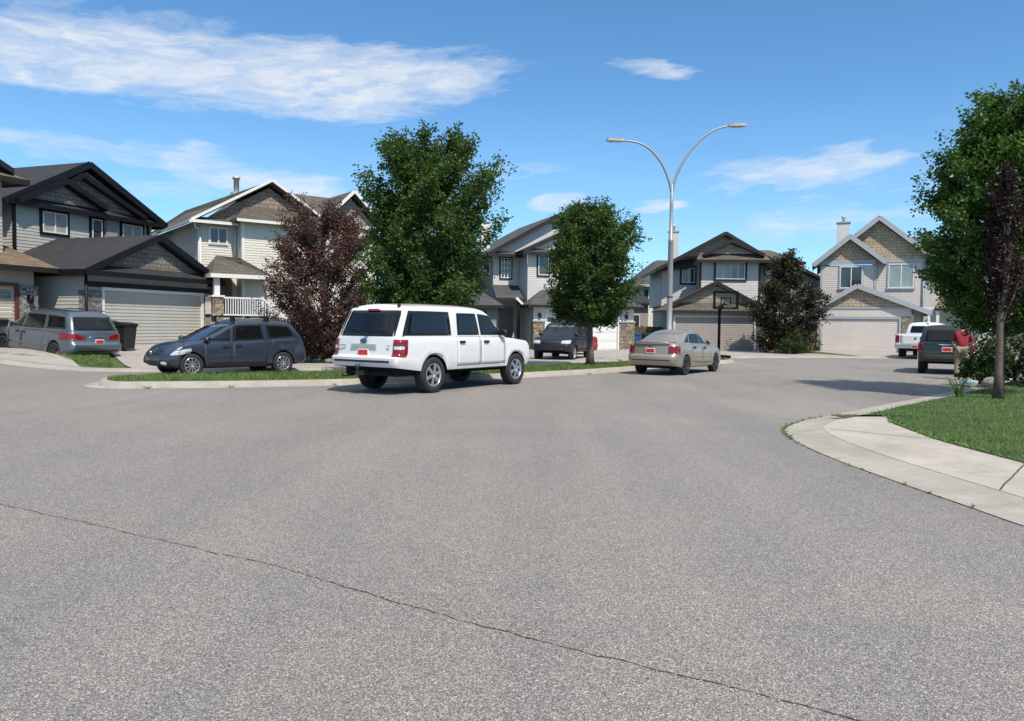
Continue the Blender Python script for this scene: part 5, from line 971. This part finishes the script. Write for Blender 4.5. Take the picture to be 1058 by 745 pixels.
def tree(name, label, cat, loc, prof, trunk, lm, bm, limbs=40, twigs=12, n=16, size=.11, seed=1, up=.8, group=None, base=.0, lean=0, tl=.5, spike=.25, asym=None, sub=None):
    """prof: crown radius as (height, radius) knots; limbs rise from the trunk to the crown surface, twigs leave the limbs, leaves sit on the twigs"""
    rr = random.Random(seed); root = empty(name, label, cat, (loc[0], loc[1], G(loc[0], loc[1]) + base), 0, group); f = table(prof); z0, z1 = prof[0][0], prof[-1][0]; th, r0, tz = trunk
    mb = MB(); path = [Vector((rr.gauss(0, .012) * k + lean * k / 8, rr.gauss(0, .02) * k, tz * k / 8)) for k in range(9)]; mb.tube(path, [r0 * (1.35 if k == 0 else 1.0 - .085 * k) for k in range(9)], 10)
    tw = []; ptl = lambda z: path[0].lerp(path[-1], min(1, z / tz))
    for i in range(limbs):
        q = (i + rr.random()) / limbs; z = z0 + (z1 - z0) * (q ** .85); az = i * 2.39996 + rr.uniform(-.4, .4); rad = f(z) * rr.uniform(.62, 1.06 + spike * rr.random() ** 2)
        if asym: rad *= asym(az, z)
        e = Vector((math.cos(az) * rad, math.sin(az) * rad, z + rr.uniform(0, .25) * spike * 2)); zs = max(th, min(tz, z - up * (rad + .25) * rr.uniform(.7, 1.2))); s = ptl(zs); mid = s.lerp(e, .5) + Vector((0, 0, -.12 * rad * (1 if up > .3 else -1)))
        P = [s, s.lerp(mid, .6), mid.lerp(e, .35), e.lerp(mid, .25), e]; rb = r0 * .32 * (1 - .5 * q); mb.tube(P, [rb, rb * .8, rb * .6, rb * .35, rb * .12], 5)
        for k in range(twigs):
            t = rr.uniform(.22, 1.0); a = P[1].lerp(P[2], t * 2) if t < .5 else P[2].lerp(P[4], t * 2 - 1); dv = Vector((rr.gauss(0, 1), rr.gauss(0, 1), rr.gauss(0, .7))) + (e - s).normalized() * .9 + Vector((0, 0, .35 * up)); tw.append((a, a + dv.normalized() * tl * rr.uniform(.5, 1.2)))
        tw.append((P[3], e + (e - P[3]).normalized() * tl * spike * 1.5))
    mb.build('trunk', bm, root); leaf_mesh('crown', lm, root, tw, n, size, seed + 9)
    return root
T1 = [(1.1, 1.05), (1.9, 1.35), (3.0, 1.55), (4.1, 1.72), (5.1, 1.65), (6.0, 1.3), (6.6, .7)]
tree('boulevard_tree', 'largest green boulevard tree, standing on the grass island behind the long white car', 'tree', (-2.5, 22.2), T1, (1.1, .13, 5.0), LEAF_G, BARK, 96, 20, 50, .09, 19, .9, 'green boulevard trees', .13, spike=.42, tl=.52, asym=lambda a, z: 1.12 if math.cos(a) > .3 and z > 4 else 1)
tree('boulevard_tree', 'smaller green boulevard tree on the grass island in front of the light grey house', 'tree', (2.75, 27.1), [(1.45, .6), (2.0, 1.1), (2.8, 1.4), (3.7, 1.5), (4.5, 1.3), (5.1, .9), (5.5, .45)], (1.35, .13, 4.2), LEAF_G, BARK, 74, 19, 46, .088, 23, .8, 'green boulevard trees', .13, spike=.4, tl=.5)
tree('ash_tree', 'big green tree cut by the right edge, behind the slim purple tree', 'tree', (11.12, 17.5), [(1.6, .6), (2.1, 1.2), (3.2, 1.66), (4.4, 1.72), (5.2, 1.45), (6.0, 1.05), (6.55, .45)], (1.3, .085, 5.4), LEAF_G2, BARK, 92, 19, 48, .088, 37, .8, None, .07, spike=.3, tl=.5, asym=lambda a, z: 1 + .14 * math.cos(a))
tree('purple_plum_tree', 'slim dark purple tree with a bare pale trunk on the right lawn', 'tree', (10.27, 16.2), [(1.75, .1), (2.3, .26), (3.2, .32), (3.9, .24), (4.4, .15), (4.7, .06)], (1.5, .085, 4.5), LEAF_PD, BARK, 34, 10, 18, .07, 41, 1.3, None, .07, spike=.3, tl=.26)
tree('red_leaf_tree', 'bushy dark red leaved tree in the bed in front of the cream house', 'tree', (-7.05, 28.9), [(.15, 1.0), (.9, 1.5), (2.0, 1.95), (3.2, 2.0), (4.2, 1.75), (5.0, 1.35), (5.6, .7)], (.3, .12, 5.2), LEAF_P, BARKD, 94, 18, 40, .08, 53, .9, None, .05, spike=.5, tl=.55)
tree('garden_tree', 'dark green conical garden tree between the mauve house and the beige house', 'tree', (16.3, 46.0), [(.1, 1.1), (.8, 1.4), (1.8, 1.65), (2.8, 1.65), (3.7, 1.25), (4.4, .75), (5.0, .4), (5.6, .1)], (.3, .13, 6.0), LEAF_D, BARKD, 80, 16, 26, .13, 67, .35, None, 0, spike=.4, tl=.6, asym=lambda a, z: 1.35 if math.cos(a) > .5 and 2 < z < 4 else 1)
def shrub(label, loc, r, h, lm, seed, n=2600, size=.08, name='shrub', group='shrubs at the right lawn'):
    rr = random.Random(seed); root = empty(name, label, 'shrub', (loc[0], loc[1], .07), 0, group); tw = []; mb = MB()
    for k in range(int(n / 18)):
        az = rr.uniform(0, 6.283); q = rr.uniform(.1, 1); rad = r * math.sqrt(rr.random()) * rr.uniform(.8, 1.15); z = h * (1 - (rad / r / 1.2) ** 2) * rr.uniform(.25, 1.05); e = Vector((math.cos(az) * rad, math.sin(az) * rad, max(.1, z))); s = Vector((e.x * .25, e.y * .25, 0))
        tw.append((s.lerp(e, .7), e))
        if k % 4 == 0: mb.tube([s, s.lerp(e, .6) + Vector((0, 0, .1)), e], [.012, .009, .004], 4)
    mb.build('stems', BARKD, root); leaf_mesh('foliage', lm, root, tw, 18, size, seed + 3, .1); return root
shrub('green leafy shrub directly beside the person in red, left of the purple tree trunk', (12.75, 20.6), .72, 1.35, LEAF_S, 5, 4200, .085)
shrub('tall dark shrub filling the space right of the purple tree trunk', (14.1, 20.6), 1.15, 2.0, LEAF_D, 6, 5200, .09)
shrub('dark purple leaved shrub at the right edge behind the lawn', (15.6, 20.0), 1.2, 2.1, LEAF_PD, 7, 4500, .09)
shrub('low dark shrub touching the purple trunk base in front of the tall shrub', (13.4, 19.4), .5, .7, LEAF_D, 8, 1600, .07)
shrub('small rounded green shrub against the reddish cedar fence beside the garden tree', (16.2, 44.2), 1.0, 1.5, LEAF_S, 9, 2600, .1, group=None)
shrub('light green bush growing under the left side of the largest boulevard tree', (-3.4, 30.5), 1.0, 1.7, LEAF_S, 10, 2600, .1, group=None)
# tall green weed in the lawn, and low plants at the trunk
mb = MB()
for k in range(16):
    a = rnd.uniform(0, 6.3); h_ = rnd.uniform(.25, .52); x, y = rnd.gauss(0, .05), rnd.gauss(0, .05); dx, dy = math.cos(a), math.sin(a); wv_ = .012
    mb.poly([(x - dy * wv_, y + dx * wv_, 0), (x + dy * wv_, y - dx * wv_, 0), (x + dx * h_ * .25 + dy * wv_, y + dy * h_ * .25 - dx * wv_, h_ * .7), (x + dx * h_ * .45, y + dy * h_ * .45, h_)])
o = mb.build('lawn_weed', LEAF_B, None, (9.55, 16.4, .07)); tag(o, 'tall pale green weed standing in the lawn left of the purple tree', 'plant')
# ------------------------------------------------------------------ street furniture and small things
root = empty('street_lamp', 'tall grey double armed street lamp standing on the grass island', 'street lamp', (6.2, 30.45, .13))
mb = MB(); mb.lathe([(0, 0), (.2, 0), (.2, .03), (.115, .04), (.108, 2.5), (.1, 4.75), (.105, 4.76), (.105, 4.84), (.078, 4.86), (.07, 6.1), (.06, 7.0), (0, 7.02)], 20, axis='z'); p = mb.build('pole', GALV, root)
mb = MB(); mb.lathe([(.112, 0), (.118, .01), (.118, .05), (.112, .06)], 16, (0, 0, 2.55), 'z'); mb.build('band', STEEL, p); mb = MB(); mb.box(-.05, .05, -.118, -.1, .45, .75); mb.build('hand_hole_cover', GALV, p)
for sg, pts in ((-1, [(0, 6.65), (-.14, 7.2), (-.45, 7.85), (-.9, 8.35), (-1.4, 8.60), (-1.95, 8.66)]), (1, [(0, 6.65), (.14, 7.25), (.5, 8.0), (1.05, 8.7), (1.65, 9.12), (2.2, 9.28)])):
    L = smooth_line([(x, 0, z) for x, z in pts], .18); mb = MB(); mb.tube(L, [lerp(.058, .034, i / (len(L) - 1)) for i in range(len(L))], 10); arm = mb.build('arm', GALV, root)
    x, z = pts[-1]; mb = MB(); s = sg
    mb.prism([(x - s * .05, -.07, z - .03), (x + s * .15, -.15, z - .04), (x + s * .58, -.13, z - .02), (x + s * .66, -.05, z - .01), (x + s * .66, .05, z - .01), (x + s * .58, .13, z - .02), (x + s * .15, .15, z - .04), (x - s * .05, .07, z - .03)], (0, 0, .10)); lu = mb.build('luminaire', mat('lamp_grey', (.42, .42, .41), .5), arm)
    mb = MB(); mb.box(*sorted((x + s * .15, x + s * .5)), -.1, .1, z - .055, z - .041); mb.build('lens', mat('lamp_lens', (.6, .6, .56), .25), lu)
HOOPB = mat('matt_black', (.006, .006, .006), .9, spec=.1)
# basketball hoop
root = empty('basketball_hoop', 'black portable basketball hoop at the road edge before the mauve house', 'basketball hoop', (10.35, 38.35, .02), R(14))
mb = MB(); mb.prism([(-.42, -.35, 0), (.42, -.35, 0), (.42, .5, 0), (-.42, .5, 0)], (0, 0, .14)); mb.build('base', HOOPB, root)
mb = MB(); mb.tube([(0, .1, .1), (0, .1, 2.65)], .07, 10); mb.bar((0, .12, 2.5), (0, -.45, 2.7), .05, .06); mb.bar((0, .12, 2.2), (0, -.45, 2.9), .04, .05); mb.build('pole', HOOPB, root)
mb = MB(); y0, y1 = -.52, -.47
for b in ((-.68, .68, 2.42, 2.53), (-.68, .68, 3.2, 3.31), (-.68, -.57, 2.53, 3.2), (.57, .68, 2.53, 3.2)): mb.box(b[0], b[1], y0, y1, b[2], b[3])
for b in ((-.28, .28, 2.95, 3.0), (-.28, -.23, 2.6, 2.95), (.23, .28, 2.6, 2.95), (-.23, .23, 2.6, 2.65)): mb.box(b[0], b[1], y0 + .01, y1 - .01, b[2], b[3])
fr = mb.build('backboard_frame', HOOPB, root)
gm, gt, gb = newmat('acrylic'); gb.inputs['Base Color'].default_value = (.05, .055, .06, 1); gb.inputs['Roughness'].default_value = .08; gb.inputs['Alpha'].default_value = .16
mb = MB(); mb.box(-.58, .58, -.50, -.49, 2.51, 3.22); mb.build('backboard', gm, root)
mb = MB(); mb.tube([(math.cos(a) * .23, -.76 + math.sin(a) * .23, 2.62) for a in [2 * math.pi * k / 20 for k in range(21)]], .012, 6); mb.box(-.05, .05, -.56, -.52, 2.57, 2.7); mb.build('rim', mat('rim_black', (.03, .02, .02), .5), root)
mb = MB()
for k in range(12):
    a = 2 * math.pi * k / 12; b = a + .5; mb.tube([(math.cos(a) * .22, -.76 + math.sin(a) * .22, 2.61), (math.cos(b) * .15, -.76 + math.sin(b) * .15, 2.4), (math.cos(a) * .12, -.76 + math.sin(a) * .12, 2.62)], .006, 4)
mb.build('net', mat('net_grey', (.10, .10, .10), .8), root)
# wheeled carts
def cart(label, loc, rz, bodym, lidm, group='wheeled waste carts'):
    root = empty('waste_cart', label, 'waste cart', loc, rz, group); mb = MB()
    mb.v = []; b = [(-.25, -.27, .08), (.25, -.27, .08), (.25, .25, .08), (-.25, .25, .08)]; t = [(-.30, -.36, 1.0), (.30, -.36, 1.0), (.30, .34, 1.0), (-.30, .34, 1.0)]
    i = [mb.vert(p) for p in b]; j = [mb.vert(p) for p in t]; mb.face(i[::-1]); mb.face(j); [mb.face((i[k], i[(k + 1) % 4], j[(k + 1) % 4], j[k])) for k in range(4)]; mb.box(-.33, .33, -.385, .36, .93, .985); mb.build('bin', bodym, root)
    mb = MB(); q = [(-.34, -.41, 1.0), (.34, -.41, 1.0), (.33, -.1, 1.07), (.33, .36, 1.09), (-.33, .36, 1.09), (-.33, -.1, 1.07)]; a = [mb.vert(p) for p in q]; c = [mb.vert((p[0], p[1], .99)) for p in q]; mb.face((a[0], a[1], a[2], a[5])); mb.face((a[5], a[2], a[3], a[4])); [mb.face((c[k], c[(k + 1) % 6], a[(k + 1) % 6], a[k])) for k in range(6)]; mb.build('lid', lidm, root)
    mb = MB(); mb.tube([(-.26, .42, .98), (.26, .42, .98)], .018, 8); mb.box(-.28, -.24, .32, .44, .95, 1.0); mb.box(.24, .28, .32, .44, .95, 1.0); mb.build('handle', bodym, root)
    for s in (-1, 1): mb = MB(); mb.lathe([(0, -.025), (.09, -.025), (.1, -.02), (.1, .02), (.09, .025), (0, .025)], 18); o = mb.build('wheel', RUB, root, (s * .29, .26, .1)); o.rotation_euler = (0, 0, R(90))
    return root
BINK = mat('cart_black', (.016, .017, .018), .5); BING = mat('cart_green', (.012, .045, .018), .5); BINB = mat('cart_blue', (.02, .06, .17), .5)
def cz(x, y): return G(x, y) + .07
for lab, x, y, rz, bm_, lm_ in (('black cart with a black lid on the grass right of the blue grey minivan', -14.6, 28.9, 1.25, BINK, BINK), ('black cart with a green lid behind the blue grey minivan', -15.35, 29.1, 1.2, BINK, BING), ('black cart at the left edge of the photo by the tan garage door', -18.6, 27.6, 1.25, BINK, BINK),
    ('blue cart beside the dark brown board fence', 8.05, 50.2, .1, BINB, BINB), ('black cart between the blue cart and the mauve house', 8.85, 50.4, .05, BINK, BINK)):
    cart(lab, (x, y, cz(x, y) if x < 0 else .075), rz, bm_, lm_)
# white slatted stand
root = empty('slatted_stand', 'small white slatted stand with an upright post between garage door and garden tree', 'garden stand', (16.05, 49.2, .07)); mb = MB()
for k in range(4): mb.box(-.42, .12, -.15 - k * .05, .12 - k * .05, .18 + k * .2, .26 + k * .2)
mb.box(-.38, -.33, -.2, .1, 0, .86); mb.box(.0, .05, -.2, .1, 0, .86); mb.build('slats', WHITE, root); mb = MB(); mb.box(.14, .24, -.1, 0, 0, 1.25); mb.box(.08, .30, -.12, .02, 1.05, 1.32); mb.build('post', WHITE, root); mb = MB(); mb.box(.15, .23, -.128, -.121, 1.13, 1.24); mb.build('window_plate', DARK, root)
# bag and rock on the kerb corner
mb = MB(); mb.blob((0, 0, .07), (.2, .14, .09), .32, 77); mb.blob((-.12, .02, .06), (.12, .1, .07), .3, 78); o = mb.build('plastic_bag', mat('bag_white', (.55, .62, .60), .35, bump=.6, bs=18), None, (11.95, 20.05, .07)); tag(o, 'crumpled white plastic bag lying on the kerb edge beside the pale rock', 'bag')
mb = MB(); mb.blob((0, 0, .1), (.27, .2, .15), .12, 71); o = mb.build('boulder', ROCK, None, (12.4, 19.85, .07)); tag(o, 'pale rounded rock on the lawn edge next to the white bag', 'rock')
# ------------------------------------------------------------------ person in a red shirt, seen from behind, bending slightly forward
SKIN = mat('skin', (.42, .26, .19), .5, var=.05); HAIR = mat('dark_hair', (.012, .010, .009), .6, var=.3, vs=20); SHIRT = mat('red_cloth', (.24, .014, .026), .8, var=.2, vs=5, bump=.3, bs=12); KHAKI = mat('khaki_cloth', (.26, .21, .15), .85, var=.25, vs=6, bump=.3, bs=12); SHOE = mat('shoe', (.05, .04, .035), .7)
def skin(name, V, E_, Rd, m, parent, sub=2, rootv=0):
    me = bpy.data.meshes.new(name); me.from_pydata(V, E_, []); o = bpy.data.objects.new(name, me); COL.objects.link(o); o.parent = parent
    bm = bmesh.new(); bm.from_mesh(me); lay = bm.verts.layers.skin.verify(); bm.verts.ensure_lookup_table()
    for v, r_ in zip(bm.verts, Rd): v[lay].radius = r_ if isinstance(r_, tuple) else (r_, r_); v[lay].use_root = (v.index == rootv)
    bm.to_mesh(me); bm.free(); s = o.modifiers.new('skin', 'SKIN'); s.use_smooth_shade = True; q = o.modifiers.new('sub', 'SUBSURF'); q.levels = sub; q.render_levels = sub; me.materials.append(m); return o
root = empty('person', 'person in a red shirt and khaki trousers standing behind the dark green car', 'person', (13.75, 23.5, .07), R(-28))
# joints; local +y is the way the person faces
J = dict(pelvis=(0, 0, .92), waist=(0, .03, 1.04), chest=(0, .09, 1.24), neckb=(0, .14, 1.40), neck=(0, .17, 1.47), shL=(-.17, .10, 1.36), shR=(.17, .10, 1.36), elL=(-.25, .12, 1.09), elR=(.26, .14, 1.09), wrL=(-.22, .32, .96), wrR=(.24, .34, .97), hL=(-.095, 0, .87), hR=(.095, 0, .87), kL=(-.12, .05, .49), kR=(.12, .02, .49), aL=(-.13, -.02, .09), aR=(.13, -.03, .09), tL=(-.14, .15, .04), tR=(.15, .14, .04), hdL=(-.20, .40, .93), hdR=(.22, .42, .94))
def figure(names, edges, rad, *a, **k): ix = {n: i for i, n in enumerate(names)}; return skin(a[0], [J[n] for n in names], [(ix[p], ix[q]) for p, q in edges], [rad[n] for n in names], *a[1:], **k)
N = list(J); EDG = [('pelvis', 'waist'), ('waist', 'chest'), ('chest', 'neckb'), ('neckb', 'neck'), ('chest', 'shL'), ('chest', 'shR'), ('shL', 'elL'), ('elL', 'wrL'), ('wrL', 'hdL'), ('shR', 'elR'), ('elR', 'wrR'), ('wrR', 'hdR'), ('pelvis', 'hL'), ('pelvis', 'hR'), ('hL', 'kL'), ('kL', 'aL'), ('aL', 'tL'), ('hR', 'kR'), ('kR', 'aR'), ('aR', 'tR')]
RAD = dict(pelvis=(.14, .11), waist=(.135, .10), chest=(.15, .105), neckb=.065, neck=.052, shL=.062, shR=.062, elL=.043, elR=.043, wrL=.03, wrR=.03, hdL=.034, hdR=.034, hL=.085, hR=.085, kL=.06, kR=.06, aL=.042, aR=.042, tL=.04, tR=.04)
body = figure(N, EDG, RAD, 'body', SKIN, root)
SN = ['pelvis', 'waist', 'chest', 'neckb', 'shL', 'shR', 'elL', 'elR']; J['pelvis'], keep = (0, .0, .88), J['pelvis']
figure(SN, [('pelvis', 'waist'), ('waist', 'chest'), ('chest', 'neckb'), ('chest', 'shL'), ('chest', 'shR'), ('shL', 'elL'), ('shR', 'elR')], dict(pelvis=(.175, .135), waist=(.165, .13), chest=(.175, .13), neckb=.075, shL=.08, shR=.08, elL=.066, elR=.066), 'shirt', SHIRT, root); J['pelvis'] = keep
figure(['pelvis', 'hL', 'hR', 'kL', 'kR', 'aL', 'aR'], [('pelvis', 'hL'), ('pelvis', 'hR'), ('hL', 'kL'), ('kL', 'aL'), ('hR', 'kR'), ('kR', 'aR')], dict(pelvis=(.155, .125), hL=.105, hR=.105, kL=.085, kR=.085, aL=.075, aR=.075), 'trousers', KHAKI, root)
for s in ('L', 'R'): mb = MB(); a = J['a' + s]; mb.blob((a[0], a[1] + .07, .05), (.055, .145, .052), 0); mb.build('shoe', SHOE, root)
mb = MB(); mb.blob((0, .23, 1.575), (.078, .098, .115), 0); mb.blob((0, .33, 1.56), (.014, .02, .022), 0)
for s in (-1, 1): mb.blob((s * .08, .215, 1.57), (.014, .024, .032), 0)
mb.tube([J['neck'], (0, .2, 1.52)], .05, 10); hd_ = mb.build('head', SKIN, root)
mb = MB()
for s in (-1, 1): mb.blob((s * .03, .318, 1.59), (.012, .008, .008), 0)
mb.build('eyes', HAIR, hd_); mb = MB(); mb.blob((0, .321, 1.52), (.025, .008, .007), 0); mb.build('mouth', mat('lips', (.3, .12, .1), .5), hd_)
mb = MB(); mb.blob((0, .205, 1.605), (.09, .10, .105), .04, 3); mb.blob((0, .15, 1.54), (.075, .05, .08), .04, 4); mb.build('hair', HAIR, hd_)
for s in ('L', 'R'):
    h0 = Vector(J['hd' + s]); sg = -1 if s == 'L' else 1
    for k, ln in enumerate((.062, .072, .068, .054)):
        b = h0 + Vector(((k - 1.5) * .017, .03, 0)); skin('finger', [tuple(b), tuple(b + Vector((0, ln * .5, -.012))), tuple(b + Vector((0, ln * .85, -.035)))], [(0, 1), (1, 2)], [.0095, .0085, .007], SKIN, body, 1)
    b = h0 + Vector((-sg * .03, -.01, 0)); skin('thumb', [tuple(b), tuple(b + Vector((-sg * .022, .028, -.008))), tuple(b + Vector((-sg * .02, .055, -.02)))], [(0, 1), (1, 2)], [.011, .0095, .008], SKIN, body, 1)
